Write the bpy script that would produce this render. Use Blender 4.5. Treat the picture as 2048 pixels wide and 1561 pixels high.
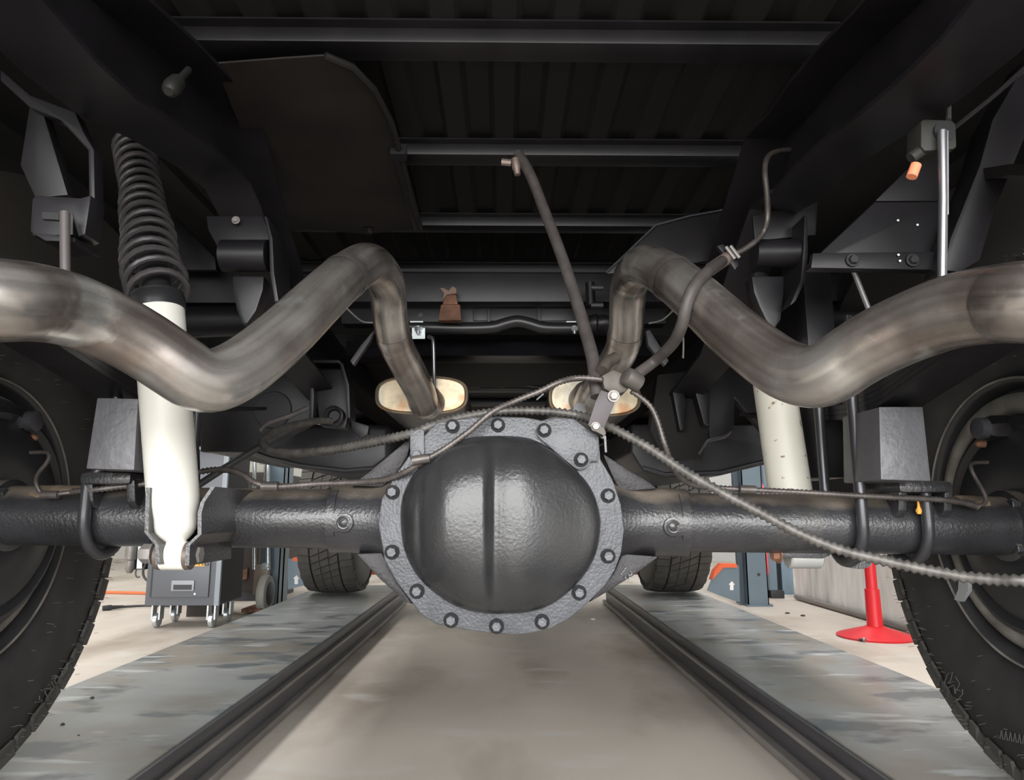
import bpy, bmesh, math, random
from mathutils import Vector, Matrix

for _o in list(bpy.data.objects):
    bpy.data.objects.remove(_o, do_unlink=True)
SC = bpy.context.scene
COL = SC.collection
R = math.radians

# ------------------------------------------------------------------ camera
FPX, CX, CY = 1410.0, 1024.0, 780.5
PITCH = math.atan((1028 - CY) / FPX)
YAW = math.atan((1024 - 1007) / FPX)
CAM = Vector((0.0, 0.0, 0.56))
FWD = Vector((math.sin(YAW) * math.cos(PITCH), math.cos(YAW) * math.cos(PITCH), math.sin(PITCH)))
RGT = Vector((math.cos(YAW), -math.sin(YAW), 0.0))
UPV = RGT.cross(FWD)
cam_data = bpy.data.cameras.new('camera')
cam_data.sensor_fit = 'HORIZONTAL'
cam_data.sensor_width = 36.0
cam_data.lens = 36.0 * FPX / 2048.0
cam_data.clip_start = 0.02
cam_data.clip_end = 200
cam = bpy.data.objects.new('camera', cam_data)
COL.objects.link(cam)
cam.matrix_world = Matrix.Translation(CAM) @ Matrix((RGT, UPV, -FWD)).transposed().to_4x4()
SC.camera = cam

# ------------------------------------------------------------------ world, daylight, exposure
SC.view_settings.view_transform = 'Standard'
SC.view_settings.look = 'None'
SC.view_settings.gamma = 1.0
SC.view_settings.use_curve_mapping = False
SC.view_settings.exposure = 0.0
world = bpy.data.worlds.new('overcast_sky')
SC.world = world
world.use_nodes = True
bg = world.node_tree.nodes['Background']
bg.inputs[0].default_value = (0.90, 0.95, 1.0, 1)
bg.inputs[1].default_value = 2.6


def area_light(name, loc, rot, sx, sy, power, color=(1, 1, 1)):
    d = bpy.data.lights.new(name, 'AREA')
    d.shape = 'RECTANGLE'
    d.size, d.size_y, d.energy, d.color = sx, sy, power, color
    o = bpy.data.objects.new(name, d)
    COL.objects.link(o)
    o.location, o.rotation_euler = loc, rot
    return o


# daylight that comes in through the open garage door behind the photographer
area_light('door_daylight', (0.0, -4.2, 1.75), (R(90), 0, 0), 7.0, 2.9, 680, (1.0, 0.985, 0.96))
# unseen ceiling lights, added to light the two aisles
area_light('added_aisle_light', (-3.0, 3.2, 3.35), (0, 0, 0), 0.5, 5.0, 150, (1.0, 0.98, 0.95))
area_light('added_aisle_light', (1.5, 3.6, 3.35), (0, 0, 0), 0.4, 4.5, 110, (1.0, 0.98, 0.95))


# ------------------------------------------------------------------ pixel rays -> points in the place
def ray(px, py):
    return FWD + RGT * ((px - CX) / FPX) + UPV * ((CY - py) / FPX)


def P(px, py, Y):
    d = ray(px, py)
    return CAM + d * (Y / d.y)


def PZ(px, py, z):
    d = ray(px, py)
    return CAM + d * ((z - CAM.z) / d.z)


def PX(px, py, X):
    d = ray(px, py)
    return CAM + d * (X / d.x)


def S(p):
    return (Vector(p) - CAM).dot(FWD) / FPX


# ------------------------------------------------------------------ materials
MATS = {}


def mat(name, col, rough=0.5, metal=0.0, noise=None, bump=None, spec=0.5, coat=0.0, two=None, dust=None):
    """noise: (scale, amount, detail, stretch) varies brightness; two: (colour, scale, lo, hi, stretch) second colour in patches;
    bump: (scale, strength, distance)"""
    if name in MATS:
        return MATS[name]
    m = bpy.data.materials.new(name)
    m.use_nodes = True
    nt = m.node_tree
    b = nt.nodes['Principled BSDF']
    b.inputs['Base Color'].default_value = (*col, 1)
    b.inputs['Roughness'].default_value = rough
    b.inputs['Metallic'].default_value = metal
    b.inputs['Specular IOR Level'].default_value = spec
    b.inputs['Coat Weight'].default_value = coat
    b.inputs['Coat Roughness'].default_value = 0.15
    tc = nt.nodes.new('ShaderNodeTexCoord')

    def tex(scale, detail=4, stretch=(1, 1, 1)):
        mp = nt.nodes.new('ShaderNodeMapping')
        mp.inputs['Scale'].default_value = stretch
        nt.links.new(tc.outputs['Object'], mp.inputs[0])
        n = nt.nodes.new('ShaderNodeTexNoise')
        n.inputs['Scale'].default_value = scale
        n.inputs['Detail'].default_value = detail
        nt.links.new(mp.outputs[0], n.inputs['Vector'])
        return n
    cur = None
    if two:
        tl = two if isinstance(two, list) else [two]
        for c2, scale, lo, hi, st in tl:
            n = tex(scale, 6, st)
            r = nt.nodes.new('ShaderNodeMapRange')
            r.inputs[1].default_value, r.inputs[2].default_value = lo, hi
            nt.links.new(n.outputs[0], r.inputs[0])
            mx = nt.nodes.new('ShaderNodeMix')
            mx.data_type = 'RGBA'
            nt.links.new(r.outputs[0], mx.inputs[0])
            if cur is None:
                mx.inputs[6].default_value = (*col, 1)
            else:
                nt.links.new(cur, mx.inputs[6])
            mx.inputs[7].default_value = (*c2, 1)
            cur = mx.outputs[2]
    if dust:
        # road dust that has settled on upward faces, patchy
        ge = nt.nodes.new('ShaderNodeNewGeometry')
        sx = nt.nodes.new('ShaderNodeSeparateXYZ')
        nt.links.new(ge.outputs['Normal'], sx.inputs[0])
        n = tex(9, 5)
        ad = nt.nodes.new('ShaderNodeMath')
        ad.operation = 'MULTIPLY_ADD'
        nt.links.new(n.outputs[0], ad.inputs[0])
        ad.inputs[1].default_value = .8
        nt.links.new(sx.outputs[2], ad.inputs[2])
        r = nt.nodes.new('ShaderNodeMapRange')
        r.inputs[1].default_value, r.inputs[2].default_value = .95, 1.25
        nt.links.new(ad.outputs[0], r.inputs[0])
        mx = nt.nodes.new('ShaderNodeMix')
        mx.data_type = 'RGBA'
        nt.links.new(r.outputs[0], mx.inputs[0])
        if cur is None:
            mx.inputs[6].default_value = (*col, 1)
        else:
            nt.links.new(cur, mx.inputs[6])
        mx.inputs[7].default_value = (*dust, 1)
        cur = mx.outputs[2]
        ro = nt.nodes.new('ShaderNodeMapRange')
        ro.inputs[3].default_value, ro.inputs[4].default_value = rough, .7
        nt.links.new(r.outputs[0], ro.inputs[0])
        nt.links.new(ro.outputs[0], b.inputs['Roughness'])
    if noise:
        scale, amt, det, st = noise
        n = tex(scale, det, st)
        r = nt.nodes.new('ShaderNodeMapRange')
        r.inputs[1].default_value, r.inputs[2].default_value = 0.3, 0.7
        r.inputs[3].default_value, r.inputs[4].default_value = 1 - amt, 1 + amt
        nt.links.new(n.outputs[0], r.inputs[0])
        mx = nt.nodes.new('ShaderNodeMix')
        mx.data_type = 'RGBA'
        mx.blend_type = 'MULTIPLY'
        mx.inputs[0].default_value = 1
        if cur is None:
            mx.inputs[6].default_value = (*col, 1)
        else:
            nt.links.new(cur, mx.inputs[6])
        nt.links.new(r.outputs[0], mx.inputs[7])
        cur = mx.outputs[2]
    if cur is not None:
        nt.links.new(cur, b.inputs['Base Color'])
    if bump:
        scale, strength, dist = bump
        n = tex(scale, 3)
        bp = nt.nodes.new('ShaderNodeBump')
        bp.inputs['Strength'].default_value = strength
        bp.inputs['Distance'].default_value = dist
        nt.links.new(n.outputs[0], bp.inputs['Height'])
        nt.links.new(bp.outputs[0], b.inputs['Normal'])
    MATS[name] = m
    return m


I3 = (1, 1, 1)
AXLE = mat('axle_paint', (0.027, 0.027, 0.030), 0.30, 0.0, noise=(9, .45, 5, I3), bump=(230, .5, .0015), spec=0.7,
           two=[((0.06, 0.056, 0.05), 7, .60, .75, I3)], dust=(.13, .108, .085))
WEB = mat('casting_paint', (0.030, 0.028, 0.031), 0.45, 0.0, noise=(26, .3, 5, I3), bump=(240, .55, .0015), spec=0.3)
AXLE_FLANGE = mat('cover_flange_lit_paint', (0.056, 0.059, 0.067), 0.38, 0.0, noise=(26, .3, 5, I3), bump=(250, .7, .0014), spec=0.5)  # axle black paled toward blue, the doorway's reflection put into the colour
COVER = mat('cover_paint', (0.024, 0.024, 0.025), 0.25, 0.0, noise=(12, .3, 5, I3), bump=(210, .30, .0015), spec=0.5)
CHASSIS = mat('chassis_paint', (0.0105, 0.0095, 0.0115), 0.42, 0.0, noise=(14, .3, 5, I3), bump=(90, .12, .001), spec=.4)
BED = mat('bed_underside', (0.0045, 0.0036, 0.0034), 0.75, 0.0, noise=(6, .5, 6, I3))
BLACK = mat('black_paint', (0.02, 0.02, 0.022), 0.35, 0.0)
STEEL = mat('exhaust_steel', (0.43, 0.405, 0.38), 0.29, 0.80, noise=(15, .24, 6, (1, .55, 1)),
            two=[((0.225, 0.19, 0.172), 6, .45, .60, I3), ((0.50, 0.36, 0.29), 3.2, .64, .78, I3), ((0.58, 0.57, 0.55), 11, .60, .66, I3)], bump=(60, .05, .001))
def pipe_streaks(m):
    """lengthwise drawing marks and heat tint that follow the run of the tube"""
    nt = m.node_tree
    b = nt.nodes['Principled BSDF']
    src = b.inputs['Base Color'].links[0].from_socket
    at = nt.nodes.new('ShaderNodeAttribute')
    at.attribute_name = 'pipe_run'
    prev = src
    for sc, lo, hi, c0, c1 in ((1.6, .35, .65, .80, 1.22), (4.5, .35, .65, .93, 1.07)):
        n = nt.nodes.new('ShaderNodeTexNoise')
        n.inputs['Scale'].default_value = sc
        n.inputs['Detail'].default_value = 1.0
        nt.links.new(at.outputs['Vector'], n.inputs['Vector'])
        mr = nt.nodes.new('ShaderNodeMapRange')
        for k, v in enumerate((lo, hi, c0, c1)):
            mr.inputs[1 + k].default_value = v
        nt.links.new(n.outputs[0], mr.inputs[0])
        mx = nt.nodes.new('ShaderNodeMix')
        mx.data_type, mx.blend_type = 'RGBA', 'MULTIPLY'
        mx.inputs[0].default_value = 1
        nt.links.new(prev, mx.inputs[6])
        nt.links.new(mr.outputs[0], mx.inputs[7])
        prev = mx.outputs[2]
    nt.links.new(prev, b.inputs['Base Color'])
    mr = nt.nodes.new('ShaderNodeMapRange')
    for k, v in enumerate((.35, .65, .25, .36)):
        mr.inputs[1 + k].default_value = v
    nt.links.new(n.outputs[0], mr.inputs[0])
    nt.links.new(mr.outputs[0], b.inputs['Roughness'])


pipe_streaks(STEEL)
MUFF = mat('muffler_end_steel', (0.50, 0.42, 0.30), 0.42, 0.75, noise=(30, .25, 4, I3),
           two=[((0.36, 0.33, 0.27), 26, .48, .58, (1, 1, .15)), ((0.42, 0.17, 0.06), 13, .52, .66, I3)])
MUFFB = mat('muffler_shell', (0.05, 0.05, 0.055), 0.38, 0.4, noise=(12, .3, 4, I3))
WHITE = mat('shock_white', (0.72, 0.71, 0.65), 0.35, 0.0, noise=(5, .05, 3, I3))
WHITE2 = mat('shock_white_spotted', (0.66, 0.64, 0.56), 0.45, 0.0, noise=(5, .06, 3, I3),
             two=[((0.22, 0.14, 0.08), 62, .655, .69, I3)])
RUBBER = mat('tire_rubber', (0.024, 0.0225, 0.0235), 0.55, 0.0, noise=(20, .25, 4, I3), bump=(60, .08, .001))
TREAD = mat('tread_rubber', (0.062, 0.058, 0.053), 0.75, 0.0, noise=(18, .2, 4, I3))
HOSE = mat('hose_rubber', (0.062, 0.054, 0.052), 0.55, 0.0, noise=(50, .2, 3, I3))
WRAP = mat('cable_wrap', (0.115, 0.108, 0.10), 0.5, 0.35, noise=(60, .35, 4, I3))
LINE = mat('brake_line_wrap', (0.10, 0.088, 0.082), 0.42, 0.45, noise=(60, .3, 4, I3))
ZINC = mat('zinc', (0.62, 0.66, 0.68), 0.3, 0.8)
ROD = mat('hanger_rod', (0.30, 0.30, 0.32), 0.35, 0.85)
RUST = mat('rust', (0.16, 0.075, 0.045), 0.75, 0.1, noise=(30, .5, 5, I3))
CAST = mat('cast_block', (0.125, 0.125, 0.135), 0.42, 0.2, noise=(10, .15, 4, I3), bump=(95, .5, .0022), spec=0.5)
RIM = mat('rim_black', (0.030, 0.029, 0.031), 0.33, 0.0, noise=(9, .3, 4, I3))
RIMLIT = mat('rim_dusty_lit', (0.17, 0.16, 0.145), 0.45, 0.2, noise=(18, .45, 5, I3))  # dusty rim, made paler: light on the rounded ring and lip is in the colour
FLOOR = mat('concrete', (0.60, 0.545, 0.485), 0.55, 0.0, noise=(1.3, .16, 8, (1, .5, 1)),
            two=[((0.36, 0.305, 0.255), 2.1, .50, .70, (1.2, .5, 1)), ((0.62, 0.59, 0.55), 5, .58, .70, (.6, 1.6, 1))], bump=(60, .04, .001))
RUNWAY = mat('runway_paint', (0.29, 0.305, 0.31), 0.36, 0.1, noise=(3.0, .2, 6, (.35, 1, 1)),
             two=[((0.235, 0.22, 0.19), 3.2, .48, .60, (.8, .8, 1)), ((0.115, 0.132, 0.142), 6.5, .54, .62, (.7, 1.3, 1)), ((0.46, 0.49, 0.50), 9, .585, .68, (.45, 1.9, 1))])
RAILM = mat('rail_dark', (0.060, 0.060, 0.068), 0.4, 0.2, noise=(8, .3, 4, (1, .2, 1)))
RAILL = mat('rail_worn', (0.21, 0.195, 0.185), 0.45, 0.3, noise=(9, .35, 5, (1, .3, 1)))
WALLM = mat('wall_sheet', (0.86, 0.86, 0.84), 0.5, 0.0, noise=(16, .16, 6, (1, 1, .18)),
            two=((0.62, 0.63, 0.625), 12, .52, .68, (1, 1, .15)))
PLAIN = mat('plain_wall', (0.45, 0.44, 0.41), 0.7)
BLUE = mat('lift_blue', (0.135, 0.185, 0.225), 0.4, 0.1, noise=(6, .06, 3, I3))
NAVY = mat('lift_shade_blue', (0.05, 0.075, 0.10), 0.45)
ORANGE = mat('orange_edge', (0.85, 0.13, 0.035), 0.5)
STICK = mat('sticker_white', (0.85, 0.87, 0.85), 0.5)
RED = mat('red_paint', (0.72, 0.02, 0.03), 0.35)
CART = mat('cart_grey', (0.105, 0.112, 0.128), 0.45, 0.1)
CARTD = mat('cart_dark', (0.03, 0.03, 0.034), 0.5)
CARTL = mat('cart_light', (0.27, 0.30, 0.34), 0.45)
HANDLE = mat('handle_grey', (0.30, 0.31, 0.34), 0.45)
DARKW = mat('dark_wood', (0.03, 0.022, 0.02), 0.6)
TAN = mat('tan_panel', (0.36, 0.30, 0.24), 0.6)
TAN2 = mat('tan_grey_box', (0.33, 0.33, 0.29), 0.7)
COPPER = mat('copper', (0.60, 0.24, 0.14), 0.4, 0.6)
BRASS = mat('brass', (0.75, 0.5, 0.18), 0.35, 0.7)
AMBER = mat('amber_label', (0.85, 0.40, 0.07), 0.5)
TUBEG = mat('grey_hose', (0.20, 0.22, 0.24), 0.4)
YELLOW = mat('yellow', (0.85, 0.62, 0.10), 0.5)
DEBRIS = mat('debris', (0.06, 0.055, 0.05), 0.8)
CORDO = mat('orange_cord', (0.75, 0.18, 0.07), 0.5)
GREENGREY = mat('isolator_rubber', (0.022, 0.022, 0.019), 0.6)
ORLENS = mat('orange_lens', (0.95, 0.30, 0.16), 0.3)


# ------------------------------------------------------------------ mesh collecting
class MB:
    def __init__(self):
        self.v, self.f = [], []

    def add(self, vs, fs):
        k = len(self.v)
        self.v += [Vector(a) for a in vs]
        self.f += [[i + k for i in f] for f in fs]
        return self

    def hexa(self, q0, q1):
        """two quads, corresponding corners"""
        vs = list(q0) + list(q1)
        return self.add(vs, [(3, 2, 1, 0), (4, 5, 6, 7), (0, 1, 5, 4), (1, 2, 6, 5), (2, 3, 7, 6), (3, 0, 4, 7)])

    def box(self, lo, hi):
        x0, y0, z0 = lo
        x1, y1, z1 = hi
        return self.hexa([(x0, y0, z0), (x1, y0, z0), (x1, y1, z0), (x0, y1, z0)], [(x0, y0, z1), (x1, y0, z1), (x1, y1, z1), (x0, y1, z1)])

    def prism(self, poly, off):
        """poly: 3-D points of one cap, off: vector to the other cap"""
        off = Vector(off)
        n = len(poly)
        vs = [Vector(p) for p in poly] + [Vector(p) + off for p in poly]
        fs = [list(range(n))[::-1], list(range(n, 2 * n))]
        fs += [(i, (i + 1) % n, n + (i + 1) % n, n + i) for i in range(n)]
        return self.add(vs, fs)

    def tube(self, pts, rad, n=16, caps=True, flat=None):
        """flat: (fx) squash of the second frame axis"""
        pts = [Vector(p) for p in pts]
        m = len(pts)
        if not hasattr(rad, '__len__'):
            rad = [rad] * m
        t = []
        for i in range(m):
            a = pts[min(i + 1, m - 1)] - pts[max(i - 1, 0)]
            t.append(a.normalized())
        u = t[0].orthogonal().normalized()
        vs, fs = [], []
        for i in range(m):
            u = (u - t[i] * u.dot(t[i]))
            u.normalize()
            w = t[i].cross(u)
            for k in range(n):
                a = 2 * math.pi * k / n
                vs.append(pts[i] + (u * math.cos(a) + w * math.sin(a)) * rad[i])
        for i in range(m - 1):
            for k in range(n):
                k2 = (k + 1) % n
                fs.append((i * n + k, i * n + k2, (i + 1) * n + k2, (i + 1) * n + k))
        if caps:
            fs.append(list(range(n))[::-1])
            fs.append([(m - 1) * n + k for k in range(n)])
        return self.add(vs, fs)

    def lathe(self, c, axis, prof, n=32, close=False):
        """prof: list of (along, radius)"""
        c, axis = Vector(c), Vector(axis).normalized()
        u = axis.orthogonal().normalized()
        w = axis.cross(u)
        vs, fs = [], []
        m = len(prof)
        for s, r in prof:
            for k in range(n):
                a = 2 * math.pi * k / n
                vs.append(c + axis * s + (u * math.cos(a) + w * math.sin(a)) * r)
        rng = m if close else m - 1
        for i in range(rng):
            j = (i + 1) % m
            for k in range(n):
                k2 = (k + 1) % n
                fs.append((i * n + k, i * n + k2, j * n + k2, j * n + k))
        if not close:
            if prof[0][1] > 1e-5:
                fs.append(list(range(n))[::-1])
            if prof[-1][1] > 1e-5:
                fs.append([(m - 1) * n + k for k in range(n)])
        return self.add(vs, fs)

    def hexbolt(self, c, axis, r, h, rw=None, hw=0.0015):
        c, axis = Vector(c), Vector(axis).normalized()
        if rw:
            self.lathe(c, axis, [(0, rw), (hw, rw), (hw + .0004, rw * .96)], 20)
        u = axis.orthogonal().normalized()
        w = axis.cross(u)
        q = [c + axis * hw + (u * math.cos(R(60 * k + 15)) + w * math.sin(R(60 * k + 15))) * r for k in range(6)]
        q2 = [a + axis * h * .85 for a in q]
        q3 = [c + axis * (hw + h) + (a - c - axis * hw) * .85 for a in q]
        vs = q + q2 + q3
        fs = [list(range(6))[::-1], list(range(12, 18))]
        for b in (0, 6):
            fs += [(b + k, b + (k + 1) % 6, b + 6 + (k + 1) % 6, b + 6 + k) for k in range(6)]
        return self.add(vs, fs)

    def mesh(self, name, m, sharp=38, bevel=0):
        me = bpy.data.meshes.new(name)
        me.from_pydata([tuple(a) for a in self.v], [], self.f)
        bm = bmesh.new()
        bm.from_mesh(me)
        bmesh.ops.recalc_face_normals(bm, faces=bm.faces)
        if bevel:
            es = [e for e in bm.edges if len(e.link_faces) == 2 and e.calc_face_angle(0) > R(30)]
            bmesh.ops.bevel(bm, geom=es, offset=bevel, segments=2, profile=.6, affect='EDGES', clamp_overlap=True)
        bm.to_mesh(me)
        bm.free()
        me.polygons.foreach_set('use_smooth', [True] * len(me.polygons))
        me.set_sharp_from_angle(angle=R(sharp))
        me.materials.append(m)
        return me

    def build(self, name, m, parent=None, sharp=38, bevel=0):
        o = bpy.data.objects.new(name, self.mesh(name, m, sharp, bevel))
        COL.objects.link(o)
        if parent is not None:
            attach(o, parent)
        return o


def attach(o, parent):
    off = Vector((0, 0, 0))
    p = parent
    while p is not None:
        off += p.location
        p = p.parent
    o.parent = parent
    o.location = o.location - off


def tag(o, label, cat, group=None, kind=None):
    if label:
        o['label'] = label
    if cat:
        o['category'] = cat
    if group:
        o['group'] = group
    if kind:
        o['kind'] = kind
    return o


def thing(name, loc, label, cat, group=None):
    o = bpy.data.objects.new(name, None)
    o.empty_display_size = .05
    COL.objects.link(o)
    o.location = loc
    return tag(o, label, cat, group)


def struct(o, label=None):
    o['kind'] = 'structure'
    if label:
        o['label'] = label
    return o


def inst(src, name, loc, parent=None, rot=None):
    o = bpy.data.objects.new(name, src)
    COL.objects.link(o)
    o.location = loc
    if rot:
        o.rotation_euler = rot
    if parent is not None:
        attach(o, parent)
    return o


def letters(name, body, size, ext, m, loc, rot, parent):
    cu = bpy.data.curves.new(name, 'FONT')
    cu.body, cu.size, cu.extrude = body, size, ext
    tmp = bpy.data.objects.new(name + '_tmp', cu)
    COL.objects.link(tmp)
    bpy.context.view_layer.update()
    me = bpy.data.meshes.new_from_object(tmp.evaluated_get(bpy.context.evaluated_depsgraph_get()))
    bpy.data.objects.remove(tmp, do_unlink=True)
    me.materials.clear()
    me.materials.append(m)
    o = bpy.data.objects.new(name, me)
    COL.objects.link(o)
    o.location, o.rotation_euler = loc, rot
    attach(o, parent)
    return o


def spline(pts, step=0.006, tension=0.5):
    """Catmull-Rom (centripetal) through 3-D or 4-D points, resampled"""
    pts = [tuple(p) for p in pts]
    d = len(pts[0])
    ext = [tuple(2 * pts[0][k] - pts[1][k] for k in range(d))] + pts + [tuple(2 * pts[-1][k] - pts[-2][k] for k in range(d))]
    raw = []
    for i in range(1, len(ext) - 2):
        p0, p1, p2, p3 = ext[i - 1:i + 3]
        for s in range(24):
            t = s / 24
            raw.append(tuple(.5 * (2 * p1[k] + (p2[k] - p0[k]) * t + (2 * p0[k] - 5 * p1[k] + 4 * p2[k] - p3[k]) * t * t
                                   + (3 * p1[k] - p0[k] - 3 * p2[k] + p3[k]) * t ** 3) for k in range(d)))
    raw.append(pts[-1])
    out, acc = [raw[0]], 0.0
    for a, b in zip(raw, raw[1:]):
        seg = math.sqrt(sum((b[k] - a[k]) ** 2 for k in range(3)))
        while seg > 0 and acc + seg >= step:
            t = (step - acc) / seg
            a = tuple(a[k] + (b[k] - a[k]) * t for k in range(d))
            out.append(a)
            seg = math.sqrt(sum((b[k] - a[k]) ** 2 for k in range(3)))
            acc = 0.0
        acc += seg
    return [Vector(q[:3]) for q in out]


def pxpath(l):
    return [tuple(a) if isinstance(a, Vector) else tuple(P(*a)) for a in l]


def rope(name, l, r, m, label, cat='cable', wrap=0.0, step=.006, n=10, parent=None, group=None):
    """cable through (px, py, depth) points; wrap: ridge height of a spiral guard"""
    pts = spline(pxpath(l), step)
    if wrap:
        rad = [r + (wrap if i % 2 else -wrap * .6) for i in range(len(pts))]
    else:
        rad = r
    o = MB().tube(pts, rad, n).build(name, m, parent, sharp=75 if wrap else 60)
    if label:
        tag(o, label, cat, group)
    return o


# ================================================================== THE ROOM
struct(MB().box((-6, -9, -0.1), (1.96, 9.2, 0.0)).build('floor', FLOOR), 'beige concrete workshop floor with brown stains')
rw = MB()
struct(MB().box((1.96, -1.2, 0), (2.06, 4.86, 3.5)).build('wall_right', WALLM), 'pale grey streaked sheet wall beside the lift')
struct(MB().box((1.96, 4.86, -.1), (6, 9.2, 0.0)).build('floor', FLOOR), 'concrete floor beyond the end of the pale wall')
struct(MB().box((1.96, 8.6, 0), (6, 8.7, 3.5)).build('wall_far', PLAIN), 'far plain wall beyond the sheet wall')
struct(MB().box((-6, 9.2, 0), (1.96, 9.3, 3.5)).build('wall_back', PLAIN), 'plain grey wall far behind the truck')
struct(MB().box((-6.1, -4.2, 0), (-6.0, 9.2, 3.5)).build('wall_left', PLAIN), 'plain wall far beyond the tool cart')
struct(MB().box((-6, -4.2, 3.5), (6, 9.2, 3.6)).build('ceiling', PLAIN), 'plain workshop ceiling')
# conduit along the foot of the wall
c0, c1 = Vector((1.935, 4.8, .02)), Vector((1.935, 1.5, .02))
tag(MB().tube([c0, c1], .016, 12).build('conduit_pipe', RAILL), 'thin grey pipe lying along the foot of the pale wall', 'pipe')

# ================================================================== LIFT RUNWAYS
RZ = 0.115


def runway(side, xi, xo, label):
    e = thing('lift_runway', ((xi + xo) / 2, 2.4, 0), label, 'lift runway')
    y0, y1 = -0.6, 4.62
    a, b = sorted((xi, xo))
    s = 1 if side > 0 else -1
    MB().box((a + .012, y0, RZ - .012), (b, y1, RZ)).build('deck_plate', RUNWAY, e, bevel=.002) if s > 0 else \
        MB().box((a, y0, RZ - .012), (b - .012, y1, RZ)).build('deck_plate', RUNWAY, e, bevel=.002)
    # inner rail: dark top ledge, worn lip, dark web, bottom foot
    x = xi
    def bx(x0, x1, z0, z1):
        lo, hi = sorted((x + s * x0, x + s * x1))
        return (lo, y0, z0), (hi, y1, z1)
    MB().box(*bx(.0, .014, RZ - .034, RZ - .004)).build('edge_flange', RAILM, e, bevel=.002)
    MB().box(*bx(-.016, .006, RZ - .044, RZ - .034)).build('worn_lip', RAILL, e, bevel=.002)
    MB().box(*bx(-.004, .03, .022, RZ - .044)).build('web', RAILM, e)
    MB().box(*bx(-.026, .03, .006, .024)).build('foot_rail', RAILL, e, bevel=.003)
    MB().box((a + .03, y0, .002), (b - .002, y1, RZ - .012)).build('box_beam', BLUE, e) if s > 0 else \
        MB().box((a + .002, y0, .002), (b - .03, y1, RZ - .012)).build('box_beam', BLUE, e)
    return e


runway(-1, -.628, -1.135, 'grey worn drive-on lift runway on the tool cart side')
runway(1, .655, 1.125, 'grey worn drive-on lift runway on the red stand side')


# ------------------------------------------------------------------ lift posts and wheel-stop plates
def post(x, y, s, label):
    e = thing('lift_post', (x, y, 0), label, 'lift post', 'lift posts')
    w = .064
    MB().box((x - w, y, 0.01), (x + w, y + .006, 3.0)).build('front_face', BLUE, e)
    MB().box((x - w, y, 0.01), (x - w + .006, y + .18, 3.0)).build('side_face', BLUE, e)
    MB().box((x + w - .006, y, 0.01), (x + w, y + .18, 3.0)).build('side_face', BLUE, e)
    MB().box((x - w - .01, y - .012, 0), (x + w + .02, y + .2, .012)).build('foot_plate', BLUE, e)
    MB().lathe((x + .01, y - .001, .19), (0, 1, 0), [(0, .010), (.0012, .010)], 16).build('bolt_hole', CARTD, e)
    MB().box((x - s * w - .035, y + .06, .01), (x - s * w + .0, y + .09, 3.0)).build('latch_rack', NAVY, e)
    return e


post(1.565, 4.46, 1, 'blue-grey lift post beside the red stand')
post(-1.415, 4.40, -1, 'blue-grey lift post beside the hand truck')


def stop_plate(poly, edge, Y, label, arrow, sc):
    c = P(*poly[0], Y)
    e = thing('wheel_stop', (c.x, Y, 0), label, 'wheel stop', 'wheel stops')
    MB().prism([P(a, b, Y) for a, b in poly], (0, .012, 0)).build('plate', BLUE, e)
    MB().prism([P(a, b, Y - .006) for a, b in edge], (0, .07, 0)).build('orange_edge', ORANGE, e)
    ax, ay = arrow
    ar = [(-4, 9), (3, 9), (3, -2), (6, -1), (0, -9), (-7, -2), (-4, -2)]
    MB().prism([P(ax + sc * a, ay + b, Y - .002) for a, b in ar], (0, .001, 0)).build('arrow_sticker', STICK, e)
    return e


stop_plate([(1415, 1182), (1424, 1158), (1447, 1136), (1478, 1132), (1480, 1206), (1440, 1192)],
           [(1424, 1161), (1447, 1136), (1474, 1136), (1474, 1129), (1443, 1128), (1430, 1142)], 4.36,
           'blue wheel stop plate with orange edge beside the red stand post', (1464, 1172), 1)
stop_plate([(576, 1180), (576, 1118), (604, 1118), (604, 1124), (616, 1160), (622, 1168)],
           [(585, 1123), (585, 1116), (602, 1116), (602, 1123)], 4.30,
           'blue wheel stop plate with orange edge beside the hand truck post', (593, 1160), 1)
tag(MB().prism([P(a, b, 4.45) for a, b in [(1262, 1150), (1262, 1132), (1284, 1122), (1300, 1122), (1300, 1150)]], (0, .05, 0)).build('wheel_chock', ORANGE),
    'bright orange chock beside the front tire nearer the red stand', 'wheel chock')
tag(MB().prism([P(a, b, 4.45) for a, b in [(742, 1140), (742, 1150), (757, 1150), (754, 1144)]], (0, .05, 0)).build('wheel_chock', ORANGE),
    'sliver of orange chock beside the front tire nearer the tool cart', 'wheel chock')

# ================================================================== RED STAND and things by the wall
rx, ry = 1.715, 3.37
e = thing('safety_stand', (rx, ry, 0), 'red round-based support stand on the floor by the pale wall', 'support stand')
MB().lathe((rx, ry, 0), (0, 0, 1), [(0, .165), (.008, .168), (.014, .155), (.045, .05), (.05, .042)], 40).build('base', RED, e)
MB().lathe((rx, ry, .045), (0, 0, 1), [(0, .036), (.02, .034), (.17, .032), (.172, .025), (.9, .024)], 24).build('post', RED, e)
for k, (a, b, w, lab) in enumerate([((1763, 1277), (1788, 1279), .010, 'dark bolt with washer lying on the floor before the red stand'),
                                    ((1718, 1280), (1727, 1281), .009, 'small dark nut on the floor before the red stand'),
                                    ((1802, 1270), (1814, 1268), .010, 'small steel nut on the floor against the rear tire')]):
    p0, p1 = PZ(*a, .008), PZ(*b, .008)
    e = thing('loose_bolt', p0, lab, 'bolt', 'loose fasteners on the floor')
    MB().tube([p0, p1], .006, 8).build('shank', RAILM, e)
    MB().tube([p1, p1 + (p1 - p0).normalized() * .008], .012, 6).build('head', RAILL, e)
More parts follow.
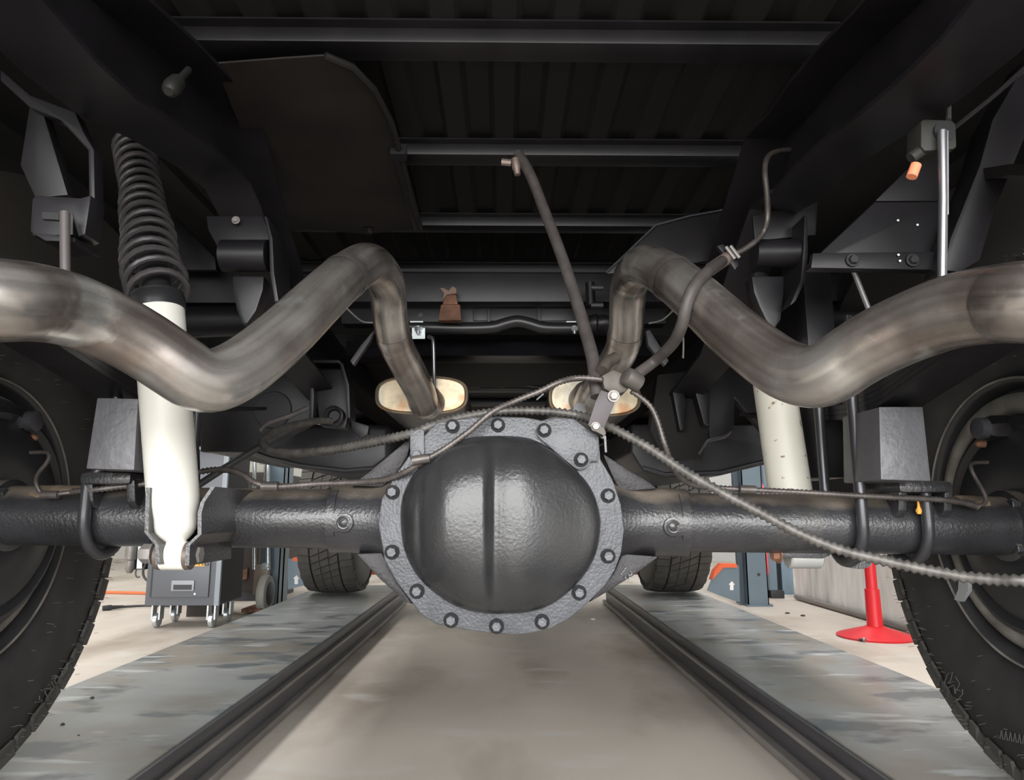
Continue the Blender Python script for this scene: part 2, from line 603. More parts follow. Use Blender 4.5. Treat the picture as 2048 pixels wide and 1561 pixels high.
# second, far post with dark slot, red extinguisher, floor block
fp = thing('far_post', (2.05, 5.0, 0), 'far blue-grey steel post at the end of the pale wall', 'post')
q = PZ(1566, 1190, 0)
MB().box((q.x - .09, q.y, 0), (q.x - .035, q.y + .1, 3)).build('flange', BLUE, fp)
MB().box((q.x - .035, q.y + .06, 0), (q.x + .0, q.y + .1, 3)).build('slot', CARTD, fp)
MB().box((q.x + .0, q.y, 0), (q.x + .08, q.y + .1, 3)).build('flange', BLUE, fp)
fp.location = (q.x, q.y, 0)
for c in fp.children:
    c.location = (-q.x, -q.y, 0)
q = PZ(1524, 1195, 0)
fe = thing('red_cylinder', q, 'red cylinder with black boot between the two blue posts', 'cylinder')
MB().lathe(q, (0, 0, 1), [(.15, .05), (.17, .055), (.75, .055), (.80, .03)], 20).build('tank', RED, fe)
MB().lathe(q, (0, 0, 1), [(.0, .052), (.03, .055), (.15, .05), (.17, .04)], 20).build('boot', CARTD, fe)
q = PZ(1552, 1196, 0)
tag(MB().box((q.x - .05, q.y - .05, 0), (q.x + .04, q.y, .05)).build('floor_stop', CARTD, None, bevel=.003), 'short dark channel piece at the foot of the far post', 'channel')
# clutter far behind
for col, x0, x1, z0, z1, lab in [(YELLOW, 1508, 1534, 948, 1000, 'yellow item far behind the spotted shock absorber'),
                                 (TAN, 1512, 1536, 915, 946, 'tan bundle far behind the spotted shock absorber')]:
    a, b = P(x0, z1, 6.4), P(x1, z0, 6.4)
    mb = MB().box((a.x, 6.4, a.z), (b.x, 6.6, b.z))
    tag(mb.build('far_parcel', col, None, bevel=.02), lab, 'parcel')
a, b = P(1490, 1140, 6.38), P(1545, 1000, 6.38)
fr = thing('far_shelf', (a.x, 6.4, 0), 'dark far shelf that carries the yellow and tan items', 'shelf')
MB().box((a.x - .1, 6.3, b.z - .03), (b.x + .2, 6.8, b.z)).build('board', DARKW, fr)
for xx in (a.x - .08, b.x + .16):
    MB().box((xx, 6.32, 0), (xx + .04, 6.36, b.z - .03)).build('leg', DARKW, fr)

# ================================================================== TOOL CART and things left
q0, q1 = PZ(318, 1246, 0), PZ(430, 1246, 0)
yc = 3.64
xl, xr = P(294, 1150, yc).x, P(441, 1150, yc).x
zb = P(360, 1212, yc).z
cart = thing('tool_cart', ((xl + xr) / 2, yc, 0), 'dark grey rolling tool cart with one recessed handle and chrome casters', 'tool cart')
zt = .88
MB().box((xl, yc, zb), (xr, yc + .30, zt)).build('body', CART, cart, bevel=.004)
dx0, dx1 = xl + .035, xr - .05
dz0, dz1 = P(360, 1195, yc).z, P(360, 1124, yc).z
dr = MB().box((dx0, yc - .012, dz0), (dx1, yc, dz1)).build('drawer', CART, cart, bevel=.003)
ha, hb = P(345, 1182, yc), P(392, 1161, yc)
hd = MB().box((ha.x, yc - .02, ha.z), (hb.x, yc - .012, hb.z)).build('handle', HANDLE, dr, bevel=.003)
MB().box((ha.x + .012, yc - .0215, ha.z + .006), (hb.x - .01, yc - .020, ha.z + .03)).build('handle_slot', CARTD, dr)
MB().lathe((P(392, 1188, yc).x, yc - .016, P(392, 1188, yc).z), (0, 1, 0), [(0, .005), (.004, .005)], 12).build('lock', STICK, dr)
MB().box((dx0 - .012, yc - .004, dz0), (dx0 - .004, yc, dz1)).build('shadow_gap', CARTD, cart)
MB().box((dx0, yc - .014, dz1 + .01), (dx1, yc - .001, dz1 + .19)).build('upper_drawer', CART, cart, bevel=.003)
la, lb = P(330, 1133, yc), P(412, 1122, yc)
# amber label strip with lettering hidden behind the shock mount
MB().box((la.x, yc - .016, la.z), (lb.x, yc - .0142, lb.z + .012)).build('amber_label', AMBER, cart)
MB().box((xl - .02, yc - .03, zt), (xr + .02, yc + .33, zt + .03)).build('top_tray', CARTL, cart, bevel=.006)
for cx_ in (xl + .045, xr - .045):
    for cy_ in (yc + .05, yc + .25):
        MB().lathe((cx_ - .012, cy_, .035), (1, 0, 0), [(0, .030), (.003, .034), (.021, .034), (.024, .030)], 20).build('caster', ZINC, cart)
        MB().box((cx_ - .022, cy_ - .022, .04), (cx_ - .014, cy_ + .022, zb)).build('caster_fork', ZINC, cart)
        MB().box((cx_ + .014, cy_ - .022, .04), (cx_ + .022, cy_ + .022, zb)).build('caster_fork', ZINC, cart)
MB().box((xr - .001, yc + .012, zb + .01), (xr + .004, yc + .30, zt)).build('side_cover', CARTD, cart)
MB().box((xr - .022, yc - .006, zb), (xr + .003, yc + .012, zt)).build('corner_post', CARTL, cart, bevel=.002)
# lettering left readable on the amber strip
letters('label_letters', 'NG', .035, .0006, CARTD, (P(399, 1133, yc).x, yc - .0168, la.z + .004), (R(90), 0, 0), cart)

# open-frame cabinet whose pale post shows between shock and post
cab = thing('steel_cabinet', (P(425, 900, 4.0).x, 4.0, 0), 'pale grey steel cabinet behind the tool cart', 'cabinet')
a, b = P(388, 1000, 4.0), P(454, 898, 4.0)
MB().box((a.x - .02, 4.0, .42), (b.x, 4.3, b.z)).build('body', CARTL, cab, bevel=.006)
MB().box((a.x - .02, 4.06, .0), (b.x - .03, 4.28, .42)).build('pedestal', DARKW, cab)
MB().box((b.x - .03, 3.992, .45), (b.x - .026, 4.0, b.z)).build('door_gap', CARTD, cab)
for k, (dy, lab) in enumerate([(0, 'thick grey hose draped over the steel cabinet'), (12, 'thin grey hose draped below the thick one on the cabinet')]):
    rope('air_hose', [(380, 903 + dy, 3.975), (410, 901 + dy, 3.975), (440, 907 + dy, 3.975), (458, 924 + dy, 3.98)], .016 if k == 0 else .010, TUBEG, lab, 'hose')
tag(MB().tube([P(386, 893, 3.88), P(398, 893, 3.88)], .016, 6).build('brass_fitting', BRASS), 'brass hose fitting beside the clean white shock', 'fitting')
a, b = P(384, 937, 3.95), P(424, 928, 3.95)
tag(MB().box((a.x, 3.95, a.z), (b.x, 3.99, b.z)).build('amber_box', AMBER), 'amber strip box on the cabinet behind the clean shock', 'box')
a, b = P(456, 965, 5.0), P(518, 900, 5.0)
bx_ = thing('cardboard_box', (a.x, 5.0, a.z), 'grey-tan box on the dark cabinet behind the axle', 'box')
MB().box((a.x, 5.0, P(456, 948, 5).z), (b.x + .04, 5.3, P(456, 930, 5).z)).build('lower_tier', TAN2, bx_, bevel=.004)
MB().box((a.x, 5.02, P(456, 930, 5).z), (b.x, 5.3, b.z + .2)).build('upper_tier', TAN2, bx_, bevel=.004)
a = PZ(440, 1195, 0)
xd0, xd1 = P(425, 1150, 4.75).x, P(540, 1150, 4.75).x
dk = thing('dark_cabinet', ((xd0 + xd1) / 2, 4.75, 0), 'dark brown cabinet standing behind the tool cart', 'cabinet')
MB().box((xd0 - .4, 4.75, .06), (xd1, 5.4, P(456, 949, 5).z)).build('body', DARKW, dk, bevel=.01)
MB().box((xd0 - .4, 4.78, .0), (xd1, 5.3, .06)).build('plinth', CARTD, dk)
p0, p1 = P(455, 1160, 4.73), P(494, 1147, 4.73)
tag(MB().hexa([p0 - Vector((0, 0, .035)), p1 - Vector((0, 0, .035)), p1 + Vector((0, .03, -.035)), p0 + Vector((0, .03, -.035))],
              [p0 + Vector((0, 0, .025)), p1 + Vector((0, 0, .03)), p1 + Vector((0, .03, .03)), p0 + Vector((0, .03, .025))]).build('rusty_plate', RUST),
    'rusty brown plate leaning before the dark cabinet', 'plate')
# hand truck
ht = thing('hand_truck', P(525, 1200, 4.25), 'tan hand truck with rubber wheel beside the blue lift post', 'hand truck')
a, b = P(505, 1190, 4.3), P(537, 1131, 4.3)
MB().box((a.x, 4.3, a.z), (b.x, 4.34, b.z)).build('panel', TAN, ht, bevel=.004)
for x_ in (509, 536):
    MB().tube([P(x_, 1140, 4.31), P(x_, 880, 4.36)], .012, 10).build('upright', ZINC, ht)
a, b = P(517, 1135, 4.33), P(530, 900, 4.33)
MB().box((a.x, 4.34, a.z), (b.x, 4.36, b.z)).build('back_board', TAN, ht)
wc = P(530, 1184, 4.22)
wz = P(530, 1184, 4.22)
MB().lathe((wc.x - .03, 4.24, .105), (1, 0, 0), [(0, .075), (.004, .1), (.012, .105), (.04, .105), (.048, .1), (.052, .075)], 28).build('wheel', TAN2, ht)
MB().lathe((wc.x + .02, 4.24, .105), (1, 0, 0), [(0, .07), (.008, .06), (.014, .02)], 20).build('hub', CARTD, ht)
a, b = P(490, 1202, 4.2), P(530, 1197, 4.2)
MB().box((a.x, 4.15, .01), (b.x, 4.36, .03)).build('toe_plate', RUST, ht)
MB().lathe(P(526, 1134, 4.27), (0, 1, 0), [(0, .02), (.03, .024), (.04, .012)], 16).build('pivot', ZINC, ht)
# metal strap hardware left of the cart
wk = thing('impact_tool', P(275, 1140, 3.68), 'grey steel tool with hook hanging behind the shock bracket', 'tool')
t0 = P(262, 1096, 3.69)
MB().lathe(P(264, 1086, 3.68), (0, 0, -1), [(0, .02), (.01, .028), (.08, .028), (.09, .02), (.13, .022), (.15, .012)], 18).build('cylinder', RAILL, wk)
MB().hexa([P(277, 1085, 3.67), P(285, 1085, 3.67), P(284, 1138, 3.67), P(273, 1138, 3.67)],
          [P(277, 1085, 3.69), P(285, 1085, 3.69), P(284, 1138, 3.69), P(273, 1138, 3.69)]).build('strap', ZINC, wk)
MB().tube(spline(pxpath([(273, 1138, 3.68), (271, 1150, 3.68), (276, 1156, 3.68), (282, 1152, 3.68)]), .01), .004, 8).build('hook', RAILM, wk)
a, b = P(252, 1140, 3.70), P(295, 1076, 3.70)
MB().box((a.x, 3.70, a.z), (b.x, 3.74, b.z)).build('bracket_plate', DARKW, wk, bevel=.004)
MB().tube(spline([P(294, 1120, 3.66), P(286, 1145, 3.66), P(292, 1160, 3.66), P(306, 1166, 3.64)], .01), .006, 8).build('cord', CARTD, wk)
tag(MB().tube([PZ(150, 1184, .012), PZ(300, 1187, .012)], .010, 8).build('extension_cable', CORDO), 'orange cord stretched straight over the floor', 'cord')
tag(MB().tube(spline([PZ(205, 1216, .012), PZ(235, 1215, .012), PZ(300, 1212, .012), PZ(360, 1214, .012)], .02), .007, 8).build('power_cord', CARTD),
    'black power cord on the floor under the tool cart', 'cord')
pl0, pl1 = PZ(205, 1217, .016), PZ(247, 1214, .016)
tag(MB().tube([pl0, pl0.lerp(pl1, .4), pl0.lerp(pl1, .45), pl1], [.014, .016, .012, .008], 10).build('cord_plug', CARTD), 'black plug end of the floor power cord beside the tire', 'plug')

# debris on runways and floor
random.seed(4)
for k, (x, y, s_, lab) in enumerate([(184, 1398, 1.0, 'dark elongated chip on the runway beside the rear tire lettering'),
                                     (125, 1451, .9, 'brown crumb on the runway close to the rear tire tread'),
                                     (157, 1472, .5, 'tiny dark speck on the runway below the brown crumb')]):
    p = PZ(x, y, RZ)
    mb = MB()
    mb.lathe(p + Vector((0, 0, -.001)), (0, 0, 1), [(0, .004 * s_), (.003 * s_, .0055 * s_), (.006 * s_, .002 * s_)], 7)
    o = tag(mb.build('debris_chip', DEBRIS), lab, 'debris', 'chips on the runway')
for k, (x, y, lab) in enumerate([(1575, 1228, 'dark leaf scrap on the floor before the far post'), (1606, 1233, 'small leaf scrap on the floor left of the red stand'),
                                 (1186, 1240, 'pale chip on the floor between the runways'), (1360, 1337, 'white speck on the floor along the runway rail')]):
    p = PZ(x, y, 0)
    tag(MB().lathe(p, (0, 0, 1), [(0, .012), (.004, .015), (.008, .005)], 7).build('floor_scrap', DEBRIS if k < 2 else STICK), lab, 'debris', 'scraps on the floor')

# ================================================================== TRUCK BED, FRAME
YA = 1.12                      # depth of the rear axle
bed = thing('truck_bed', (0, 1.2, 1.33), 'black ribbed truck bed floor seen from below', 'truck bed')
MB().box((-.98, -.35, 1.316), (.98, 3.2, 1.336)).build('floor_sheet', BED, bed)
rib = MB().hexa([(-.028, -.35, 1.316), (.028, -.35, 1.316), (.028, 2.0, 1.316), (-.028, 2.0, 1.316)],
                [(-.018, -.35, 1.304), (.018, -.35, 1.304), (.018, 2.0, 1.304), (-.018, 2.0, 1.304)]).mesh('floor_rib', BED)
for k in range(-8, 9):
    inst(rib, 'floor_rib', (k * .094, 0, 0), bed)
for y in (.06, .42, 1.005, 1.351, 1.709, 2.06):
    zb = 1.278
    MB().hexa([(-.62, y - .024, zb), (.62, y - .024, zb), (.62, y + .024, zb), (-.62, y + .024, zb)],
              [(-.62, y - .026, 1.303), (.62, y - .026, 1.303), (.62, y + .026, 1.303), (-.62, y + .026, 1.303)]).build('cross_sill', CHASSIS, bed, bevel=.003)
    MB().box((-.62, y - .044, 1.3005), (.62, y - .026, 1.3035)).build('sill_flange', CHASSIS, bed)
    MB().box((-.62, y + .026, 1.3005), (.62, y + .044, 1.3035)).build('sill_flange', CHASSIS, bed)
for s in (-1, 1):
    arc = MB()
    pr, n = [], 28
    for k in range(n + 1):
        a = R(4 + 172 * k / n)
        pr.append((math.cos(a), math.sin(a)))
    vs, fs = [], []
    for (c, d) in pr:
        for rr, xx in ((.52, .70), (.52, .99), (.535, .99), (.535, .70)):
            vs.append((s * xx, YA + c * rr, .55 + d * rr))
    for k in range(n):
        for j in range(4):
            fs.append((k * 4 + j, k * 4 + (j + 1) % 4, (k + 1) * 4 + (j + 1) % 4, (k + 1) * 4 + j))
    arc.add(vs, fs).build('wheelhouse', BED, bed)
    MB().box((s * 1.0 - .012, -.35, .86), (s * 1.0 + .012, .56, 1.5)).build('side_panel', BED, bed)
    MB().box((s * 1.0 - .012, 1.70, .78), (s * 1.0 + .012, 3.2, 1.5)).build('side_panel', BED, bed)
    MB().box((s * 1.0 - .012, .56, 1.12), (s * 1.0 + .012, 1.70, 1.5)).build('side_panel', BED, bed)

pan = thing('splash_pan', PZ(700, 300, 1.22), 'dark brown sheet pan hung beneath the truck bed', 'pan')
poly = [(430, 128), (560, 118), (650, 112), (705, 135), (748, 180), (782, 245), (798, 300), (838, 458), (735, 468), (560, 455)]
MB().prism([PZ(a, b, 1.235) for a, b in poly], (0, 0, .003)).build('sheet', mat('pan_brown', (.014, .0105, .0095), .7, noise=(9, .5, 5, I3)), pan)
MB().tube([PZ(a, b, 1.232) for a, b in poly[2:8]], .006, 8).build('rolled_edge', BED, pan)
MB().prism([PZ(a, b, 1.228) for a, b in [(783, 312), (806, 312), (846, 462), (828, 462)]], (0, 0, .012)).build('edge_strap', CHASSIS, pan, bevel=.002)
MB().prism([PZ(a, b, 1.222) for a, b in [(780, 308), (812, 308), (814, 322), (783, 322)]], (0, 0, .02)).build('clip', CHASSIS, pan)
tag(MB().hexbolt(PZ(738, 461, 1.23), (0, 0, -1), .009, .008, .013).build('pan_bolt', CHASSIS, pan), None, None)

NYL = thing('wire_connector', PX(347, 172, -.36), 'small grey plastic plug high behind the frame rail', 'connector')
q = PX(347, 172, -.36)
MB().lathe(q, (0, -.6, -.8), [(-.05, .004), (-.012, .004), (-.012, .009), (.004, .010), (.012, .0085), (.016, .005)], 12).build('plug_body', mat('plug_dim', (.012, .012, .011), .5, spec=.3), NYL)


def rail(s, inner, label, drop):
    e = thing('frame_rail', (s * .45, 1.0, 1.0), label, 'frame rail')
    pts = [PX(a, b, s * .43) for a, b in inner]
    d0 = (pts[0] - pts[1]).normalized()
    pts = [pts[0] + d0 * .25, pts[0] + d0 * .1] + pts + [Vector(p) for p in drop]
    prof = [(0, 0, 0), (.075, 0, -.012), (.075, 0, .14), (.069, 0, .14), (.069, 0, -.004), (.0, 0, .006)]
    n = len(prof)
    vs, fs = [], []
    for p in pts:
        for a, b, c in prof:
            vs.append(p + Vector((s * a, b, c)))
    for i in range(len(pts) - 1):
        for j in range(n):
            fs.append((i * n + j, i * n + (j + 1) % n, (i + 1) * n + (j + 1) % n, (i + 1) * n + j))
    fs.append(list(range(n))[::-1])
    fs.append([(len(pts) - 1) * n + j for j in range(n)])
    MB().add(vs, fs).build('channel', CHASSIS, e, sharp=30)
    top = [p + Vector((0, 0, .134)) for p in pts]
    vs, fs = [], []
    for p in top:
        for a, c in ((0, 0), (.074, 0), (.074, .006), (0, .006)):
            vs.append(p + Vector((s * a, 0, c)))
    for i in range(len(top) - 1):
        for j in range(4):
            fs.append((i * 4 + j, i * 4 + (j + 1) % 4, (i + 1) * 4 + (j + 1) % 4, (i + 1) * 4 + j))
    MB().add(vs, fs).build('upper_flange', CHASSIS, e, sharp=30)
    return e, pts


DR = [(0, 1.36, .98), (0, 1.5, .90), (0, 1.8, .862), (0, 4.6, .862)]
rl, rlp = rail(-1, [(90, 7), (152, 80), (194, 128), (277, 204), (380, 266), (460, 325), (501, 367), (522, 415)],
               'black frame rail arching over the axle above the clean white shock', [(-.43, y, z) for _, y, z in DR])
rr_, rrp = rail(1, [(1936, 17), (1881, 86), (1794, 169), (1725, 228), (1652, 280), (1590, 335), (1552, 380), (1500, 418)],
                'black frame rail arching over the axle above the spotted shock', [(.43, y, z) for _, y, z in DR])


# angled support plate that leaves the stand-side rail
sp_ = thing('support_plate', P(1380, 470, 1.45), 'angled dark support plate with a thin lit edge above the exhaust hump', 'support plate')
spl = [(1212, 548), (1312, 452), (1380, 434), (1500, 412), (1560, 440), (1540, 500), (1430, 520), (1300, 540)]
MB().prism([P(a, b, 1.45) for a, b in spl], (0, .01, 0)).build('sheet', CHASSIS, sp_, bevel=.002)
MB().tube([P(a, b - 2, 1.445) for a, b in spl[:4]], .0022, 8).build('folded_edge', RAILM, sp_)
# bump-stop brackets under the rails
def bump(s, e, top, roll, tongue, Y, side):
    MB().prism([P(a, b, Y) for a, b in top], (0, .008, 0)).build('bump_plate', CHASSIS, e, bevel=.002)
    a, b, rpx = roll
    p0, p1 = P(*a, Y - .02), P(*b, Y - .02)
    MB().tube([p0, p1], rpx * S(p0), 24).build('bump_roll', CHASSIS, e)
    MB().prism([P(u, v, Y - .012) for u, v in tongue], (0, .035, 0)).build('bump_rubber', CHASSIS, e, bevel=.004)
    MB().prism([P(u, v, Y - .05) for u, v in side], (0, .09, 0)).build('bump_side_plate', CHASSIS, e, bevel=.001)


bump(-1, rl, [(412, 432), (524, 432), (536, 460), (540, 500), (438, 500), (416, 460)], ((446, 512), (537, 512), 32),
     [(464, 552), (528, 552), (526, 580), (512, 622), (494, 648), (482, 648), (472, 618), (465, 585)], 1.14,
     [(528, 432), (534, 434), (545, 478), (548, 545), (557, 602), (549, 604), (540, 545), (538, 480)])
bump(1, rr_, [(1505, 432), (1622, 402), (1636, 404), (1632, 470), (1510, 482)], ((1508, 507), (1602, 507), 28),
     [(1503, 552), (1569, 552), (1568, 590), (1562, 640), (1548, 660), (1532, 640), (1520, 615), (1508, 585)], 1.14,
     [(1609, 430), (1615, 432), (1616, 510), (1611, 560), (1592, 602), (1580, 612), (1602, 560), (1607, 500)])
MB().hexbolt(P(472, 441, 1.13), (0, -1, 0), .005, .004, .007).build('bump_bolt', RAILL, rl)

# cross members between the rails
cm = thing('frame_crossmember', (0, 1.8, 1.0), 'flat black crossmember spanning the frame behind the exhaust humps', 'crossmember')
Y = 1.78
MB().hexa([P(664, 545, Y), P(1350, 545, Y), P(1350, 604, Y), P(664, 604, Y)],
          [P(664, 545, Y) + Vector((0, .09, .0)), P(1350, 545, Y) + Vector((0, .09, 0)), P(1350, 604, Y) + Vector((0, .09, .0)), P(664, 604, Y) + Vector((0, .09, 0))]).build('beam', CHASSIS, cm, bevel=.004)
MB().box((P(800, 545, Y).x, Y - .012, P(800, 545, Y).z - .002), (P(1225, 545, Y).x, Y + .09, P(800, 541, Y).z)).build('top_lip', CHASSIS, cm)
Y = 1.84
MB().prism([P(a, b, Y) for a, b in [(682, 612), (1332, 612), (1332, 648), (682, 648)]], (0, .05, 0)).build('rear_plate', CHASSIS, cm, bevel=.003)
for a, b in ((946, 975), (980, 1075), (1082, 1150)):
    MB().prism([P(u, v, Y - .006) for u, v in [(a, 617), (b, 617), (b, 642), (a, 642)]], (0, .008, 0)).build('pad', CHASSIS, cm, bevel=.002)
MB().lathe(P(841, 631, Y - .004), (0, 1, 0), [(0, .007), (.003, .007)], 14).build('hole', BLACK, cm)
lx = thing('lower_crossmember', (0, 1.95, .9), 'lower black crossmember behind the bent bar', 'crossmember')
Y = 1.93
MB().hexa([P(692, 682, Y), P(1322, 682, Y), P(1322, 712, Y - .06), P(692, 712, Y - .06)],
          [P(692, 682, Y) + Vector((0, .1, .0)), P(1322, 682, Y) + Vector((0, .1, 0)), P(1322, 712, Y) + Vector((0, .1, .0)), P(692, 712, Y) + Vector((0, .1, 0))]).build('beam', CHASSIS, lx, bevel=.003)
bar = thing('bent_bar', P(1000, 655, 1.88), 'glossy black bent bar with a hump between the exhaust pipes', 'bar')
bp = spline(pxpath([(800, 655, 1.80), (870, 656, 1.80), (930, 657, 1.80), (985, 655, 1.80), (1010, 648, 1.80), (1035, 643, 1.80), (1060, 648, 1.80), (1090, 656, 1.80), (1150, 657, 1.80), (1215, 657, 1.80)]), .01)
MB().tube(bp, .016, 16).build('bar', BLACK, bar)
MB().box((P(850, 648, 1.81).x, 1.815, P(850, 646, 1.81).z), (P(1215, 648, 1.81).x, 1.83, P(850, 643, 1.81).z)).build('rear_edge', CHASSIS, bar)
# rusty bracket with crumpled tab
rb = thing('rusty_bracket', P(900, 640, 1.74), 'rusty brown bracket with a crumpled top behind the exhaust', 'bracket')
Y = 1.735
MB().hexa([P(876, 641, Y), P(923, 641, Y), P(920, 609, Y), P(882, 609, Y)], [P(876, 641, Y) + Vector((0, .03, 0)), P(923, 641, Y) + Vector((0, .03, 0)), P(920, 609, Y) + Vector((0, .03, 0)), P(882, 609, Y) + Vector((0, .03, 0))]).build('base', RUST, rb, bevel=.003)
MB().hexa([P(885, 609, Y), P(916, 609, Y), P(912, 590, Y), P(890, 590, Y)], [P(885, 609, Y) + Vector((0, .02, 0)), P(916, 609, Y) + Vector((0, .02, 0)), P(912, 590, Y) + Vector((0, .02, 0)), P(890, 590, Y) + Vector((0, .02, 0))]).build('neck', RUST, rb, bevel=.002)
TOPM = mat('crumpled_tab', (0.20, 0.13, 0.10), .8)
MB().prism([P(a, b, Y - .006) for a, b in [(886, 600), (888, 587), (880, 576), (888, 577), (897, 582), (905, 573), (912, 577), (913, 587), (904, 588), (893, 590)]], (0, .012, 0)).build('crumpled_tab', TOPM, rb)


def zinc_clip(px, Y, label, tab):
    e = thing('zinc_clip', P(px, 655, Y), label, 'bracket', 'zinc muffler clips')
    MB().prism([P(a, b, Y) for a, b in tab], (0, .004, 0)).build('tab', ZINC, e)
    MB().prism([P(px - 16, 645, Y - .02), P(px + 10, 645, Y - .02), P(px + 10, 645, Y + .02), P(px - 16, 645, Y + .02)], (0, 0, .003)).build('ledge', ZINC, e)
    MB().hexbolt(P(px, 654, Y - .012), (0, 0, -1), .009, .010, .011).build('nut', ZINC, e)
    MB().tube([P(px, 654, Y - .012), P(px, 668, Y - .012)], .0045, 10).build('stud', ZINC, e)


zinc_clip(836, 1.72, 'bright zinc clip with nut beside the exhaust pipe over the tool cart side', [(824, 656), (850, 656), (850, 678), (824, 678)])
zinc_clip(1149, 1.80, 'bright zinc clip with stud beside the rubber brake hose', [(1140, 650), (1143, 650), (1143, 658), (1140, 658)])

# braces and struts, dark
for s, pts, lab in ((-1, [(700, 722), (722, 690), (748, 660), (740, 682), (706, 731)], 'grey flat brace below the frame beside the exhaust over the cart side'),
                    (1, [(1292, 662), (1300, 660), (1338, 722), (1330, 732), (1296, 690)], 'grey flat brace below the frame beside the exhaust over the stand side')):
    o = MB().prism([P(a, b, 1.62) for a, b in pts], (0, .02, 0)).build('flat_brace', mat('brace_grey', (0.09, 0.09, 0.10), .5), None, bevel=.002)
    tag(o, lab, 'brace')
    l = [(690, 614), (722, 642), (748, 646)] if s < 0 else [(1350, 618), (1325, 640), (1294, 648)]
    rope('thin_tube', [(a, b, 1.66) for a, b in l], .0025, RAILL, 'thin steel tube above the flat brace over the %s side' % ('cart' if s < 0 else 'stand'), 'tube')

# spring hangers and frame-drop webs in front of the axle
hg = thing('spring_hanger', P(655, 790, 1.8), 'dark steel spring hanger box beside the muffler over the cart side', 'bracket')
Y = 1.75
MB().prism([P(a, b, Y) for a, b in [(634, 740), (688, 738), (694, 760), (697, 830), (690, 858), (640, 852), (632, 800)]], (0, .04, 0)).build('face', CHASSIS, hg, bevel=.004)
for poly in ([(616, 724), (622, 720), (678, 720), (684, 728), (676, 726), (624, 726)], [(678, 722), (686, 728), (698, 770), (700, 836), (694, 836), (690, 770)], [(618, 730), (624, 728), (628, 790), (626, 838), (618, 838), (620, 790)]):
    MB().prism([P(a, b, Y - .03) for a, b in poly], (0, .07, 0)).build('flange', CHASSIS, hg, bevel=.001)
p = P(668, 832, Y - .03)
MB().lathe(p, (0, -1, 0), [(-.02, .024), (.008, .024), (.01, .02), (.006, .015), (-.006, .013)], 24).build('eye', CHASSIS, hg)
MB().prism([P(a, b, Y - .01) for a, b in [(700, 840), (738, 852), (735, 870), (722, 878), (705, 868)]], (0, .03, 0)).build('torn_tab', CHASSIS, hg, bevel=.003)
hg2 = thing('spring_hanger', P(1400, 800, 1.8), 'dark steel spring hanger box beside the muffler over the stand side', 'bracket')
MB().prism([P(a, b, Y) for a, b in [(1386, 745), (1412, 742), (1420, 760), (1420, 850), (1408, 850), (1392, 790)]], (0, .04, 0)).build('face', CHASSIS, hg2, bevel=.004)
MB().prism([P(a, b, Y + .02) for a, b in [(1345, 782), (1365, 772), (1372, 800), (1370, 860), (1360, 862)]], (0, .04, 0)).build('flange', CHASSIS, hg2, bevel=.003)
MB().prism([P(a, b, Y + .05) for a, b in [(1315, 750), (1395, 740), (1420, 850), (1405, 920), (1330, 920), (1300, 860)]], (0, .04, 0)).build('back_plate', BED, hg2, bevel=.003)
wb = thing('frame_web', P(560, 800, 1.9), 'smooth dark frame side plate below the exhaust over the cart side', 'plate')
MB().prism([P(a, b, 1.85) for a, b in [(395, 700), (600, 655), (612, 720), (626, 790), (622, 850), (560, 880), (500, 905), (400, 905)]], (0, .03, 0)).build('plate', CHASSIS, wb, bevel=.006)
MB().lathe(P(545, 820, 1.845), (0, 1, 0), [(0, .048), (.004, .05)], 28).build('hole', BLACK, wb)
wb2 = thing('frame_web', P(1470, 800, 1.9), 'smooth dark frame side plate below the exhaust over the stand side', 'plate')
MB().prism([P(a, b, 1.85) for a, b in [(1422, 720), (1500, 660), (1620, 690), (1660, 760), (1660, 900), (1560, 905), (1470, 800), (1468, 860), (1455, 876), (1420, 884), (1412, 800)]], (0, .03, 0)).build('plate', CHASSIS, wb2, bevel=.006)
rope('grey_link', [(1398, 908, 1.8), (1408, 892, 1.78), (1418, 880, 1.77), (1450, 872, 1.77), (1462, 862, 1.78)], .004, RAILM, 'thin curved dark strip along the foot of the frame plate', 'strip')


# fuel tanks (saddle) each side
def tank(poly, label, y0, y1):
    e = thing('fuel_tank', P(*poly[0], y0), label, 'fuel tank')
    f = [P(a, b, y0) for a, b in poly]
    c = sum(f, Vector()) / len(f)
    MB().prism(f, (0, y1 - y0, 0)).build('shell', MUFFB, e, bevel=.02, sharp=60)
    b = [p for p in f if p.z < c.z]
    MB().tube([p + Vector((0, -.004, .012)) for p in b], .004, 6).build('seam', RAILM, e)
    return e


tank([(400, 848), (780, 848), (780, 920), (748, 944), (690, 949), (600, 938), (540, 924), (500, 910), (440, 904), (400, 905)],
     'large dark fuel tank with rounded belly behind the axle tube, cart side', 2.2, 3.0)
tank([(1262, 848), (1634, 848), (1634, 904), (1626, 908), (1600, 905), (1530, 930), (1440, 952), (1330, 956), (1285, 942), (1262, 905)],
     'large dark fuel tank with rounded belly behind the axle tube, stand side', 2.2, 3.0)

